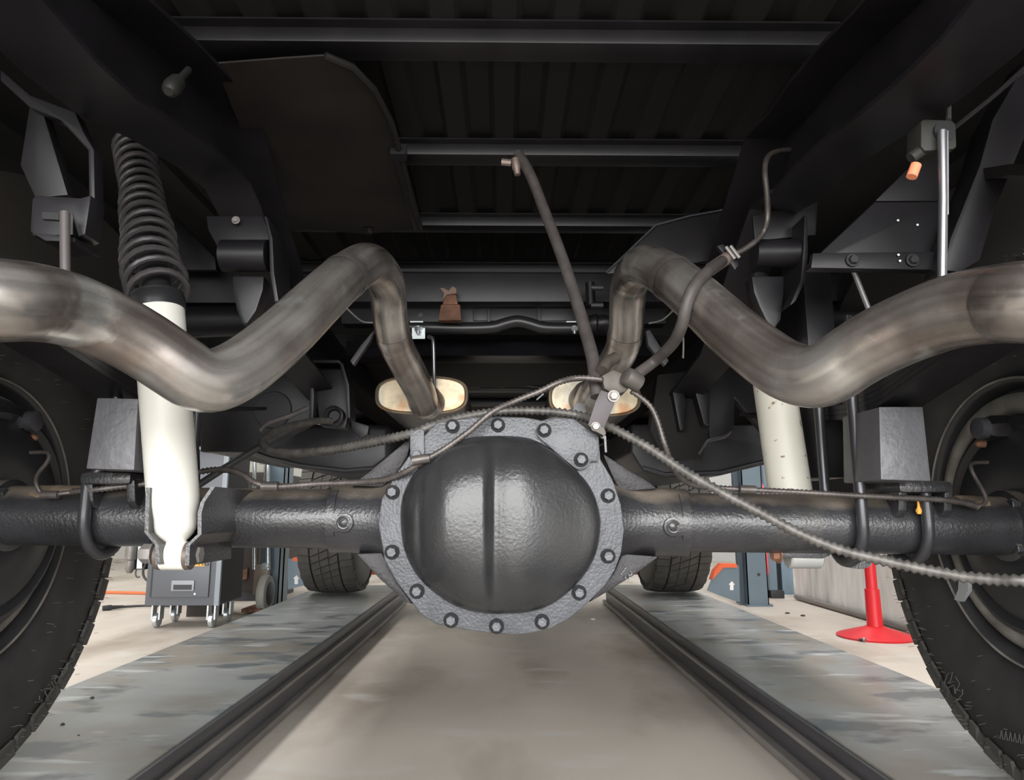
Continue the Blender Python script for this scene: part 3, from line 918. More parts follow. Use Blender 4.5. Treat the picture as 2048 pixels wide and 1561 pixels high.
# underside of cab with lines
cf = thing('cab_floor', (0, 3, .95), 'dark cab underside with thin fuel lines between the mufflers', 'cab floor')
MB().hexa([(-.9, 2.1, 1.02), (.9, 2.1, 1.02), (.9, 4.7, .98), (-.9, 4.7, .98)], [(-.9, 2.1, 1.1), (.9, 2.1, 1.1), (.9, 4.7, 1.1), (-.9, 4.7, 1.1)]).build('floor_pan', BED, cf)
MB().box((-.9, 4.4, .5), (.9, 4.5, 1.0)).build('front_bulkhead', BED, cf)
for k in range(3):
    pts = [(880, 744 + 7 * k, 2.5), (960, 744 + 7 * k, 2.5), (1012, 744 + 7 * k, 2.5), (1030, 749 + 7 * k, 2.5), (1056, 762 + 5 * k, 2.5), (1090, 764 + 5 * k, 2.5), (1112, 738 + 5 * k, 2.5)]
    MB().tube(spline(pxpath(pts), .02), .0035, 6).build('fuel_line', RAILM, cf)
for k, (y_, h_) in enumerate(((770, 12), (800, 10))):
    a, b = P(880, y_ + h_, 2.55 + .2 * k), P(1160, y_, 2.55 + .2 * k)
    MB().box((a.x, 2.55 + .2 * k, a.z), (b.x, 2.6 + .2 * k, b.z)).build('floor_rib', CHASSIS, cf, bevel=.006)
for x_, w_ in ((930, 30), (1000, 8), (1080, 36)):
    a, b = P(x_, 775, 2.52), P(x_ + w_, 752, 2.52)
    MB().box((a.x, 2.52, a.z), (b.x, 2.56, b.z)).build('floor_boss', CHASSIS, cf, bevel=.004)

# ================================================================== MUFFLERS AND EXHAUST
PIPE_R = 0.0365


def muffler(cx_, cy_, label):
    Y = 1.78
    c = P(cx_, cy_, Y)
    e = thing('muffler', c, label, 'muffler', 'oval mufflers')
    hw, hh = .118, .049

    def oval(a, w, h):
        # stadium shape
        ca, sa = math.cos(a), math.sin(a)
        n_ = 3.0
        return (w * math.copysign(abs(ca) ** (2 / n_), ca), h * math.copysign(abs(sa) ** (2 / n_), sa))
    n = 48
    rings = [(.004, .93, .88), (-.002, .97, .95), (.0, 1, 1), (.006, 1.012, 1.02), (.012, 1.0, 1.0)]
    vs, fs = [], []
    for dy, sw, sh in rings:
        for k in range(n):
            x, z = oval(2 * math.pi * k / n, hw * sw, hh * sh)
            vs.append(c + Vector((x, dy, z)))
    for i in range(len(rings) - 1):
        for k in range(n):
            fs.append((i * n + k, i * n + (k + 1) % n, (i + 1) * n + (k + 1) % n, (i + 1) * n + k))
    fs.append(list(range(n)))
    MB().add(vs, fs).build('end_cap', MUFF, e)
    vs, fs = [], []
    for dy, sc in ((.010, .985), (.6, .985)):
        for k in range(n):
            x, z = oval(2 * math.pi * k / n, hw * sc, hh * sc)
            vs.append(c + Vector((x, dy, z)))
    fs = [(k, (k + 1) % n, n + (k + 1) % n, n + k) for k in range(n)] + [list(range(n))[::-1], list(range(n, 2 * n))]
    MB().add(vs, fs).build('shell', MUFFB, e)
    return e, c


m1, c1 = muffler(843, 790, 'oval steel muffler with rust-gold end cap nearer the tool cart')
m2, c2 = muffler(1190, 795, 'oval steel muffler with rust-gold end cap behind the brake junction')
MB().lathe(c1 + Vector((.012, -.012, -.018)), (-.25, -1, .35), [(-.02, .045), (.012, .043), (.02, .040)], 28).build('outlet_collar', STEEL, m1)
MB().lathe(c2 + Vector((-.02, -.012, -.004)), (.25, -1, .35), [(-.02, .045), (.012, .043), (.02, .040)], 28).build('outlet_collar', STEEL, m2)
rope('muffler_rod', [(857, 674, 1.74), (865, 678, 1.73), (867, 700, 1.73), (868, 750, 1.74), (869, 790, 1.76)], .005, ROD, None, parent=m1)


def exhaust(l, label, seam):
    sx = -1 if l[-1][0] < 0 else 1
    q = P(*l[-1])
    l = l + [Vector((q.x + sx * .10, .550, q.z + .002)), Vector((sx * .72, .525, q.z - .002)), Vector((sx * .95, .51, q.z - .012)), Vector((sx * 1.12, .505, q.z - .02))]
    pts = spline(pxpath(l), .008)
    e = thing('tail_pipe', pts[len(pts) // 2], label, 'exhaust pipe', 'tail pipes')
    po = MB().tube(pts, PIPE_R, 40, caps=False).build('pipe', STEEL, e, sharp=70)
    MB().tube(pts[-14:], PIPE_R - .002, 32, caps=False).build('outlet_bore', BLACK, e, sharp=70)
    at = po.data.attributes.new('pipe_run', 'FLOAT_VECTOR', 'POINT')
    vals, run = [], 0.0
    for i in range(len(pts)):
        if i:
            run += (pts[i] - pts[i - 1]).length
        for k in range(40):
            a = 2 * math.pi * k / 40
            vals += [math.cos(a), math.sin(a), run * 1.1]
    at.data.foreach_set('vector', vals)
    for i0 in seam:
        seg = pts[i0:i0 + 4]
        MB().tube(seg, [PIPE_R + .0008, PIPE_R + .0014, PIPE_R + .0014, PIPE_R + .0008], 40, caps=False).build('weld_seam', STEEL, e, sharp=70)
    return e, pts


LP = [(848, 806, 1.745), (838, 780, 1.66), (815, 735, 1.55), (792, 688, 1.48), (781, 640, 1.43), (776, 590, 1.38), (768, 556, 1.31), (738, 528, 1.19), (694, 551, 1.08), (640, 600, .98),
      (570, 668, .90), (505, 722, .85), (460, 750, .82), (424, 762, .80), (390, 756, .785), (350, 730, .77), (290, 690, .75), (220, 652, .72), (140, 620, .68), (60, 604, .63), (-40, 598, .585)]
RP = [(1176, 806, 1.745), (1190, 782, 1.68), (1218, 742, 1.58), (1243, 700, 1.50), (1253, 650, 1.44), (1255, 600, 1.38), (1262, 560, 1.31), (1288, 532, 1.19), (1332, 549, 1.09), (1392, 596, .99),
      (1462, 660, .91), (1535, 718, .855), (1580, 744, .825), (1622, 754, .80), (1660, 744, .78), (1705, 714, .76), (1760, 682, .73), (1830, 650, .70), (1910, 622, .66), (2000, 608, .62), (2090, 602, .58)]
ex1, ep1 = exhaust(LP, 'bent steel tail pipe that passes before the clean white shock', (36, 92))
ex2, ep2 = exhaust(RP, 'bent steel tail pipe that passes before the spotted shock', (36, 92))

# ================================================================== TAIL PIPE HANGERS
h1 = thing('pipe_hanger', P(1880, 270, .78), 'steel rod pipe hanger with rubber isolator over the stand side', 'pipe hanger')
Y = .74
MB().prism([P(a, b, Y) for a, b in [(1842, 242), (1848, 238), (1904, 240), (1912, 248), (1914, 294), (1906, 298), (1850, 302), (1842, 292)]], (0, .03, 0)).build('isolator', GREENGREY, h1, bevel=.003)
MB().tube([P(1884, 262, Y - .008), P(1886, 400, Y - .004), P(1884, 570, Y + .0)], 8.5 * S(P(1884, 400, Y)), 14).build('rod', ROD, h1)
MB().tube([P(1895, 262, Y - .006), P(1895, 430, Y - .004)], 2.5 * S(P(1884, 400, Y)), 8).build('thin_rod', ROD, h1)
MB().tube(spline(pxpath([(1848, 298, Y + .01), (1828, 312, Y + .01), (1815, 322, Y + .012)]), .005), .007, 10).build('arm', GREENGREY, h1)
MB().tube([P(1832, 330, Y + .005), P(1823, 354, Y + .005)], .006, 10).build('orange_tip', ORLENS, h1)
MB().tube([P(1897, 240, Y + .01), P(1897, 212, Y + .015)], .003, 8).build('stud', ROD, h1)
MB().tube([P(1908, 256, Y + .02), P(1990, 190, Y - .05), P(2080, 110, Y - .15)], .0025, 8).build('strap_edge', RAILM, h1)
MB().lathe(P(1890, 262, Y - .004), (0, 1, 0), [(0, .012), (.003, .012)], 16).build('rod_hole', BLACK, h1)
h2 = thing('pipe_hanger', P(125, 430, .76), 'steel rod pipe hanger under the bracket over the cart side', 'pipe hanger')
MB().tube([P(130, 426, .74), P(130, 490, .735), P(131, 560, .73)], 9.5 * S(P(130, 480, .74)), 14).build('rod', mat('dull_rod', (0.14, .125, .125), .5, .5), h2)
Y = .76
MB().prism([P(a, b, Y) for a, b in [(64, 398), (72, 390), (160, 396), (182, 390), (176, 430), (170, 468), (156, 474), (146, 440), (146, 470), (66, 472), (60, 462)]], (0, .03, 0)).build('bracket', CHASSIS, h2, bevel=.003)
MB().prism([P(a, b, Y - .004) for a, b in [(84, 424), (118, 426), (118, 440), (84, 438)]], (0, .003, 0)).build('slot', BLACK, h2)
MB().prism([P(a, b, Y - .012) for a, b in [(60, 464), (150, 474), (150, 484), (90, 482)]], (0, .05, 0)).build('lower_lip', CHASSIS, h2, bevel=.002)

# outer body brackets near the wheel wells
def bodyplate(name, polys, Y, label, cat, dy=.02, m=CHASSIS):
    c = P(*polys[0][0], Y)
    e = thing(name, c, label, cat)
    for k, pl in enumerate(polys):
        MB().prism([P(a, b, Y + .012 * (k % 3)) for a, b in pl], (0, dy, 0)).build('plate' if k == 0 else 'flange', m, e, bevel=.002)
    return e


bodyplate('support_bracket', [[(0, 138), (60, 190), (150, 224), (166, 262), (188, 300), (190, 420), (178, 424), (176, 300), (120, 240), (60, 215), (0, 160)],
                              [(60, 200), (86, 225), (136, 390), (70, 396), (40, 330)]], .80,
          'bent black bracket between rail and wheel well over the cart side', 'bracket')
hp = bodyplate('hitch_plate', [[(1622, 536), (1622, 524), (1750, 404), (1880, 404), (1880, 540)], [(1750, 402), (1812, 340), (1880, 300), (1880, 402)]], 1.0,
               'dark grey riveted gusset plate behind the hanger rod', 'gusset plate')
MB().prism([P(a, b, .985) for a, b in [(1622, 536), (1626, 506), (1880, 503), (1878, 540)]], (0, .012, 0)).build('lower_flange', CHASSIS, hp, bevel=.002)
for x_, y_ in ((1705, 521), (1825, 521)):
    MB().hexbolt(P(x_, y_, .983), (0, -1, 0), .007, .006, .010).build('bolt', BLACK, hp)
for x_, y_ in ((1835, 450), (1796, 441), (1797, 510), (1800, 522)):
    MB().lathe(P(x_, y_, .982 if y_ > 500 else .998), (0, -1, 0), [(0, .002), (.001, .0015)], 8).build('paint_chip', STICK, hp)
bodyplate('outer_brace', [[(1888, 540), (1900, 480), (1960, 330), (1985, 240), (2060, 110), (2090, 140), (2060, 250), (1990, 420), (1960, 520), (1920, 545)]], .95,
          'curved dark brace rising beside the wheel well over the stand side', 'brace', dy=.05)
for s, pts, lab in ((-1, [(120, 478), (200, 486), (262, 480), (430, 520), (560, 522), (560, 606), (180, 606)], 'dark body crossplate behind the coil spring'),
                    (1, [(1610, 548), (1820, 548), (1850, 600), (1590, 604)], 'dark body crossplate behind the hanger rod')):
    o = MB().prism([P(a, b, 1.42) for a, b in pts], (0, .03, 0)).build('body_crossplate', CHASSIS, None, bevel=.003)
    tag(o, lab, 'plate')
tag(MB().prism([P(a, b, 1.36) for a, b in [(330, 500), (346, 434), (352, 434), (430, 515), (432, 540), (330, 540)]], (0, .012, 0)).build('corner_gusset', CHASSIS, None, bevel=.002),
    'triangular dark gusset beside the coil spring', 'gusset plate')
tag(MB().tube([P(1600, 640, 1.45), P(1730, 640, 1.45)], .036, 20).build('round_crossbar', CHASSIS), 'round dark crossbar behind the tail pipe over the stand side', 'bar')
tag(MB().tube([P(360, 645, 1.45), P(520, 640, 1.45)], .034, 20).build('round_crossbar', CHASSIS), 'round dark crossbar behind the coil spring', 'bar')
rope('thin_rod', [(1706, 538, 1.02), (1722, 580, 1.03), (1746, 640, 1.04)], .004, ROD, 'thin dark rod hanging from the gusset plate', 'rod')
rope('small_peg', [(1695, 632, 1.3), (1696, 660, 1.3), (1694, 690, 1.3)], .008, RAILM, 'short brown peg above the tail pipe bend', 'peg')

# ================================================================== REAR AXLE
A0, A1 = P(20, 1031, YA), P(2010, 1052, YA)
AXD = (A1 - A0).normalized()


def T(px):
    return A0.lerp(A1, (px - 20) / 1990.0)


ax = thing('rear_axle', T(1003), 'black painted rear axle with round bolted differential cover', 'axle')
TR = .0455
for a, b in ((22, 770), (1236, 2008)):
    MB().tube([T(a), T(b)], TR, 56).build('axle_tube', AXLE, ax)
sp = S(T(500))


def collar(pxs, name='tube_collar'):
    c = T(pxs[0][0])
    MB().lathe(c, AXD, [((T(px) - c).dot(AXD), r) for px, r in pxs], 56).build(name, AXLE, ax, sharp=30)


collar([(660, .0456), (660.5, .0520), (740, .0525), (770, .060), (830, .075)])
collar([(1364, .0456), (1363.5, .0520), (1270, .0525), (1236, .060), (1170, .075)])


def patch_on_tube(outline, name, m=AXLE, lift=.0545, thick=.003):
    """a pad wrapped on the collar: outline in pixels projected onto the tube cylinder"""
    vs, n = [], len(outline)
    for l in (lift, lift - thick - .004):
        for px, py in outline:
            c = T(px)
            z = P(px, py, YA - lift * .8).z - c.z
            z = max(-l * .99, min(l * .99, z))
            vs.append(Vector((c.x, c.y - math.sqrt(l * l - z * z), c.z + z)))
    fs = [list(range(n))[::-1]] + [(i, (i + 1) % n, n + (i + 1) % n, n + i) for i in range(n)]
    MB().add(vs, fs).build(name, m, ax, bevel=.0015)


def grid_on_tube(x0, x1, y0, y1, name, m, lift):
    nx, ny = 3, 12
    vs, fs = [], []
    for l in (lift, lift - .006):
        for jy in range(ny + 1):
            for jx in range(nx + 1):
                px, py = x0 + (x1 - x0) * jx / nx, y0 + (y1 - y0) * jy / ny
                c = T(px)
                z = max(-l * .985, min(l * .985, P(px, py, YA - lift * .8).z - c.z))
                vs.append(Vector((c.x, c.y - math.sqrt(l * l - z * z), c.z + z)))
    k = (nx + 1) * (ny + 1)
    def id_(l, y, x):
        return l * k + y * (nx + 1) + x
    for y in range(ny):
        for x in range(nx):
            for l in (0, 1):
                fs.append((id_(l, y, x), id_(l, y, x + 1), id_(l, y + 1, x + 1), id_(l, y + 1, x)))
    for y in range(ny):
        for x in (0, nx):
            fs.append((id_(0, y, x), id_(0, y + 1, x), id_(1, y + 1, x), id_(1, y, x)))
    for x in range(nx):
        for y in (0, ny):
            fs.append((id_(0, y, x), id_(0, y, x + 1), id_(1, y, x + 1), id_(1, y, x)))
    MB().add(vs, fs).build(name, m, ax, sharp=40)


for cx_, cy_, s in ((697, 1046, 1), (1323, 1054, -1)):
    rim_ = [(cx_ + 18 * math.cos(R(a)), cy_ + 20 * math.sin(R(a))) for a in range(0, 360, 20)]
    patch_on_tube(rim_, 'plug_boss', AXLE, .0572)
    xs = sorted((cx_ - s * 36, cx_ - s * 20))
    grid_on_tube(xs[0], xs[1], cy_ - 66, cy_ + 26, 'plug_band', AXLE, .0552)
    xs = sorted((cx_ - s * 22, cx_ - s * 2))
    grid_on_tube(xs[0], xs[1], cy_ - 18, cy_ + 18, 'plug_neck', AXLE, .0550)
    c = T(cx_)
    zz = P(cx_, cy_, YA - .05).z
    q = Vector((c.x, c.y - math.sqrt(.0562 ** 2 - (zz - c.z) ** 2), zz))
    nrm = (q - c).normalized()
    tor = [q + (AXD * math.cos(R(a)) + nrm.cross(AXD) * math.sin(R(a))) * .0085 for a in range(20, 330, 15)]
    MB().tube(tor, .0022, 8).build('weld_bead', AXLE, ax)
    MB().lathe(q, nrm, [(-.002, .006), (.0015, .0055), (.0028, .003)], 14).build('plug_button', AXLE, ax)

# ---- differential housing and cover
YF = 1.025
OUT = [(873, 846), (940, 836), (1000, 834), (1050, 836), (1084, 842), (1108, 835), (1147, 838), (1198, 874), (1201, 920), (1225, 960), (1242, 1010), (1248, 1060), (1243, 1105), (1229, 1143),
       (1210, 1172), (1178, 1204), (1142, 1236), (1100, 1258), (1066, 1266), (1030, 1271), (985, 1267), (930, 1260), (873, 1249), (845, 1232), (826, 1208), (795, 1167), (770, 1122), (757, 1049), (764, 999),
       (787, 957), (815, 918), (842, 880)]
ho = [P(a, b, YF) for a, b in OUT]
hc = sum(ho, Vector()) / len(ho)
MB().prism(ho, (0, .016, 0)).build('cover_flange', AXLE_FLANGE, ax, bevel=.002)
ho2 = [hc + (p - hc) * 1.022 + Vector((0, .018, 0)) for p in ho]
MB().prism(ho2, (0, .02, 0)).build('housing_flange', AXLE, ax, bevel=.003)
hc3 = Vector((hc.x, 0, hc.z))
vs, fs = [], []
n = len(ho2)
for dy, sc in ((.0, .97), (.06, .92), (.14, .78), (.22, .5), (.30, .36)):
    for p in ho2:
        vs.append(hc + (p - hc) * sc + Vector((0, .018 * (1 - sc) + .012 + dy, 0)))
for i in range(4):
    for k in range(n):
        fs.append((i * n + k, i * n + (k + 1) % n, (i + 1) * n + (k + 1) % n, (i + 1) * n + k))
fs.append([4 * n + k for k in range(n)])
MB().add(vs, fs).build('carrier_casting', AXLE, ax, sharp=60)
# webs between casting and tubes
for pl in ([(824, 872), (815, 915), (790, 952), (764, 975), (700, 972), (740, 942)], [(1204, 906), (1225, 955), (1240, 985), (1316, 978), (1296, 962), (1250, 935)],
           [(712, 1108), (764, 1106), (795, 1167), (826, 1210), (812, 1206), (760, 1160)], [(1318, 1114), (1244, 1108), (1228, 1146), (1178, 1206), (1196, 1196), (1270, 1150)]):
    MB().prism([P(a, b, 1.085) for a, b in pl], (0, .03, 0)).build('casting_web', WEB, ax, bevel=.004)
# small cast mark on the lower web
letters('casting_mark', '13', .020, .0015, AXLE, P(1236, 1146, 1.0835), (R(90), R(38), 0), ax)

DOME = [(991, 872), (1040, 874), (1072, 882), (1112, 905), (1145, 934), (1174, 965), (1192, 1000), (1201, 1046), (1194, 1100), (1176, 1140), (1150, 1172), (1118, 1200), (1086, 1217), (1050, 1226), (1014, 1228),
        (975, 1228), (938, 1222), (905, 1210), (878, 1193), (852, 1172), (832, 1149), (815, 1118), (805, 1085), (801, 1040), (803, 1005), (812, 975), (828, 948), (850, 922), (888, 893), (938, 876)]


def periodic(pts, m):
    n = len(pts)
    out = []
    for i in range(n):
        p0, p1, p2, p3 = pts[i - 1], pts[i], pts[(i + 1) % n], pts[(i + 2) % n]
        for k in range(m):
            t = k / m
            out.append(tuple(.5 * (2 * p1[j] + (p2[j] - p0[j]) * t + (2 * p0[j] - 5 * p1[j] + 4 * p2[j] - p3[j]) * t * t + (3 * p1[j] - p0[j] - 3 * p2[j] + p3[j]) * t ** 3) for j in range(2)))
    return out


def sm(a, b, x):
    t = max(0, min(1, (x - a) / (b - a)))
    return t * t * (3 - 2 * t)


dl = periodic(DOME, 6)
DC = (1000, 1050)
rings, vs, fs = 64, [], []
n = len(dl)


def dome_h(px, py, t):
    prof = (1 - t ** 3.0) ** .60
    h = .060 * prof
    edge = (1 - t ** 7)
    cyl = math.sqrt(max(0, 1 - ((px - 918) / 95.0) ** 2))
    h += edge * .011 * sm(836, 900, px) * (1 - sm(966, 992, px)) * (.45 + .55 * cyl)
    wd = 11.0 if px < 990 else 24.0
    h -= edge * .0078 * math.exp(-((px - 990) / wd) ** 2)
    h -= edge * .0030 * math.exp(-((px - 846) / 8.0) ** 2)
    if px > 1000:
        h -= edge * prof * .020 * (px - 1000) / 200.0
    if px > 1040:
        h -= edge * prof * .020 * ((px - 1040) / 160.0) ** 1.6
    return h


for i in range(rings + 1):
    t = 1 - i / rings
    for (a, b) in (dl if i < rings else dl[:1]):
        px, py = DC[0] + (a - DC[0]) * t, DC[1] + (b - DC[1]) * t
        vs.append(P(px, py, YF) + Vector((0, -dome_h(px, py, t) - .0005, 0)))
for i in range(rings - 1):
    for k in range(n):
        fs.append((i * n + k, i * n + (k + 1) % n, (i + 1) * n + (k + 1) % n, (i + 1) * n + k))
for k in range(n):
    fs.append(((rings - 1) * n + k, (rings - 1) * n + (k + 1) % n, rings * n))
cover = MB().add(vs, fs).build('differential_cover', COVER, ax, sharp=80)
BOLTS = [(905, 853), (996, 851), (1088, 861), (1162, 920), (1216, 992), (1216, 1113), (1158, 1186), (1084, 1244), (993, 1253), (902, 1241), (834, 1183), (784, 1105), (785, 985), (834, 911)]
bme = MB().hexbolt((0, 0, 0), (0, -1, 0), .0072, .0065, .0104, .0020).mesh('bolt', AXLE_FLANGE)
bme.materials.append(mat('washer_black', (.006, .006, .007), .6, spec=.2))
for f_ in bme.polygons:
    if max(abs(bme.vertices[v].co.y) for v in f_.vertices) < .0027 and max(math.hypot(bme.vertices[v].co.x, bme.vertices[v].co.z) for v in f_.vertices) > .009:
        f_.material_index = 1
for k, (a, b) in enumerate(BOLTS):
    o = inst(bme, 'bolt', P(a, b, YF - (.008 if k in (2, 3) else .0)), cover)
    o.rotation_euler = (0, R(23 * k), 0)
# raised plate at the upper right and the strap at the upper left
MB().prism([P(a, b, YF - .0075) for a, b in [(1072, 858), (1084, 848), (1108, 836), (1147, 838), (1198, 874), (1197, 924), (1182, 924), (1172, 938), (1160, 942), (1148, 936), (1082, 880), (1073, 870)]], (0, .0075, 0)).build('tag_plate', AXLE_FLANGE, cover, bevel=.002)
MB().prism([P(a, b, YF - .004) for a, b in [(820, 862), (848, 858), (849, 905), (846, 922), (834, 930), (824, 924), (820, 908)]], (0, .005, 0)).build('cable_strap', AXLE_FLANGE, cover, bevel=.0015)
MB().prism([P(a, b, YF + .002) for a, b in [(1200, 868), (1212, 872), (1214, 905), (1210, 905), (1208, 878), (1200, 874)]], (0, .012, 0)).build('edge_bracket', AXLE, ax)

# ---- spring perches
for s, xa, xb, ya in ((-1, 192, 292, 960), (1, 1766, 1872, 976)):
    p0, p1 = P(xa, ya, YA - .03), P(xb, ya, YA - .03)
    z0 = T((xa + xb) / 2).z
    x0, x1 = p0.x, p1.x
    topz = P(230, ya - 14, YA - .06).z
    MB().box((x0, YA - .075, topz - .018), (x1, YA + .07, topz)).build('perch_pad', AXLE, ax, bevel=.008)
    for xx in (x0 + .004, x1 - .010):
        MB().prism([(xx, YA - .068, topz - .012), (xx, YA + .062, topz - .012), (xx, YA + .03, z0 + .01), (xx, YA - .050, z0 + .012), (xx, YA - .060, z0 + .022)], (.012, 0, 0)).build('perch_leg', AXLE, ax, bevel=.001)
# dusty grime patches (wrapped pads) on the tube tops near the wheels
DIRT = mat('dried_mud', (0.17, 0.13, 0.09), .85, noise=(40, .4, 5, I3), bump=(120, .6, .002))
for pl in ([(78, 970), (110, 966), (165, 968), (170, 980), (140, 982), (126, 992), (100, 996), (80, 990)], [(1905, 990), (1945, 990), (1960, 1002), (1955, 1012), (1935, 1014), (1910, 1004)]):
    patch_on_tube(pl, 'mud_patch', DIRT, .0475, .002)
MB().lathe(P(1838, 1022, 1.065), (0, 0, 1), [(-.005, .003), (.0, .005), (.006, .002), (.018, .0015)], 8).build('wax_tag', AMBER, ax)


# ---- brake backing plates at the ends
def brake(s, tp, label):
    c = Vector(tp)
    inward = Vector((-s, 0, 0))
    MB().lathe(c, inward, [(-.010, .055), (.012, .055), (.014, .052)], 40).build('end_flange', AXLE, ax)
    for k in range(4):
        a = R(45 + 90 * k)
        MB().hexbolt(c + inward * .012 + Vector((0, math.cos(a), math.sin(a))) * .047, inward, .0085, .008, .011).build('flange_nut', AXLE, ax)
    bpo = MB().lathe(c - inward * .012, inward, [(-.05, .165), (.0, .168), (.003, .160), (-.004, .150), (.008, .135), (.010, .07), (.002, .05)], 56).build('backing_plate', BLACK, ax)
    MB().lathe(c - inward * .05, inward, [(-.04, .182), (.01, .186), (.02, .184), (.022, .172)], 56).build('brake_drum', RIM, ax)
    q = c + inward * -.004 + Vector((0, .0, .155))
    return c


brake(-1, T(8), '')
brake(1, T(2022), '')
# wheel-cylinder lump and adjuster, each side
for s, (lx_, ly_) in ((-1, (52, 843)), (1, (1975, 857))):
    q = PX(lx_, ly_, s * .785)
    MB().lathe(q + Vector((s * .03, 0, 0)), (-s, 0, 0), [(0, .021), (.025, .021), (.034, .018)], 6).build('adjuster_block', CHASSIS, ax)
    MB().lathe(q + Vector((-s * .004, 0, 0)), (-s, 0, 0), [(0, .017), (.014, .017), (.016, .010)], 18).build('adjuster_collar', RAILM, ax)
    q2 = PX(58 if s < 0 else 1968, 876 if s < 0 else 888, s * .79)
    MB().lathe(q2, (-s, 0, 0), [(0, .007), (.01, .006), (.014, .003)], 10).build('bleeder', RUST, ax)

# ---- shock brackets on the tube (cart side)
for nm, l in (('shock_bracket', [(292, 976), (290, 1027), (289, 1066), (310, 1090), (311, 1130)]), ('shock_bracket', [(430, 974), (409, 1005), (403, 1027), (403, 1069), (380, 1091), (378, 1132)])):
    s_ = 1 if l[0][0] < 350 else -1
    vs, fs = [], []
    m = len(l)
    for y in (.955, 1.10):
        for dxp in (0, 1):
            for a, b in l:
                p = P(a, b, .955)
                vs.append(Vector((p.x + dxp * s_ * .0052, y, p.z)))
    def ix(yi, d, i):
        return (yi * 2 + d) * m + i
    for i in range(m - 1):
        fs += [(ix(0, 0, i), ix(0, 1, i), ix(0, 1, i + 1), ix(0, 0, i + 1)), (ix(1, 0, i), ix(1, 1, i), ix(1, 1, i + 1), ix(1, 0, i + 1)),
               (ix(0, 0, i), ix(0, 0, i + 1), ix(1, 0, i + 1), ix(1, 0, i)), (ix(0, 1, i), ix(0, 1, i + 1), ix(1, 1, i + 1), ix(1, 1, i))]
    for i in (0, m - 1):
        fs.append((ix(0, 0, i), ix(0, 1, i), ix(1, 1, i), ix(1, 0, i)))
    MB().add(vs, fs).build(nm, AXLE, ax, sharp=30)
# lower mount of the other shock, under the tube
MB().hexbolt(P(1557, 1112, 1.12), (-1, -.2, 0), .008, .01, .012).build('mount_bolt', RUST, ax)
MB().prism([P(a, b, 1.12) for a, b in [(1550, 1096), (1672, 1096), (1660, 1112), (1646, 1118), (1566, 1116), (1556, 1106)]], (0, .02, 0)).build('mount_tab', AXLE, ax, bevel=.002)
MB().lathe(P(1706, 1104, 1.15), (0, -1, 0), [(-.02, .026), (.02, .026)], 20).build('tube_tab', AXLE, ax)

# ================================================================== SHOCK ABSORBERS
sh = thing('shock_absorber', P(350, 1110, .99), 'clean white shock absorber with black coil sleeve', 'shock absorber', 'shock absorbers')
b0, b1 = P(354, 1088, .985), P(317, 616, 1.015)
L = (b1 - b0).length
d = (b1 - b0).normalized()
MB().lathe(b0, d, [(-.004, .012), (.003, .0125), (.006, .0165), (.011, .0215), (.017, .0255), (.023, .0272), (.034, .0280), (.042, .0298), (.052, .0325), (.062, .0335), (.10, .0340), (.2, .0345), (L - .006, .0355), (L - .002, .035), (L, .034)], 56).build('body', WHITE, sh, sharp=50)
eye = P(350, 1112, .985)
MB().lathe(eye + Vector((-.0165, 0, 0)), (1, 0, 0), [(0, .017), (.001, .019), (.032, .019), (.033, .017)], 32).build('lower_eye', WHITE, sh)
for sx in (-1, 1):
    MB().lathe(eye + Vector((sx * .0165, 0, 0)), (sx, 0, 0), [(0, .019), (.006, .0185), (.007, .012)], 28).build('bushing', mat('bushing_brown', (0.13, .10, .085), .5, .3), sh)
MB().hexbolt(P(309, 1108, .985), (-1, 0, 0), .013, .016, .015).build('nut', RAILL, sh)
MB().hexbolt(P(383, 1110, .985), (1, 0, 0), .012, .012, .016).build('bolt_head', RAILL, sh)
MB().tube([P(308, 1108, .985), P(292, 1107, .985)], .006, 10).build('stud', RAILL, sh)
MB().lathe(b1, d, [(-.006, .0370), (.0, .0375), (.014, .0375), (.016, .036), (.020, .036)], 48).build('sleeve_collar', BLACK, sh)
t1 = P(268, 285, 1.27)
cd = t1 - b1
MB().lathe(b1, cd.normalized(), [(.02, .022), (cd.length, .020)], 24).build('rod_tube', BLACK, sh)
cl = cd.length
cd.normalize()
u = cd.orthogonal().normalized()
w = cd.cross(u)
pts = []
turns = 17
for k in range(turns * 20 + 1):
    t = k / (turns * 20)
    rr = .0375 + .003 * math.sin(t * 7) - .004 * t + (.004 if t < .2 else 0) * math.sin(t / .2 * math.pi)
    a = 2 * math.pi * turns * t
    wob = Vector((math.sin(t * 21) * .003, 0, 0)) * (1 - t)
    pts.append(b1 + cd * (.018 + (cl - .03) * t) + (u * math.cos(a) + w * math.sin(a)) * rr + wob)
MB().tube(pts, .0052, 8).build('coil_sleeve', mat('coil_black', (0.055, .05, .052), .32), sh)
sh2 = thing('shock_absorber', P(1595, 1100, 1.18), 'white shock absorber with brown rust spots in front of the axle', 'shock absorber', 'shock absorbers')
b0, b1 = P(1599, 1108, 1.20), P(1536, 690, 1.27)
eq = P(1574, 1112, 1.145)
MB().lathe(eq, (1, 0, 0), [(0, .018), (.002, .020), (.050, .020), (.052, .018)], 32).build('lower_eye', mat('dull_white', (.42, .42, .41), .45, .3), sh2)
L = (b1 - b0).length
d = (b1 - b0).normalized()
MB().lathe(b0, d, [(-.01, .014), (0, .018), (.02, .030), (.04, .0360), (L, .0365)], 48).build('body', WHITE2, sh2, sharp=50)
MB().lathe(b1, d, [(0, .02), (.25, .02)], 20).build('piston_rod', BLACK, sh2)


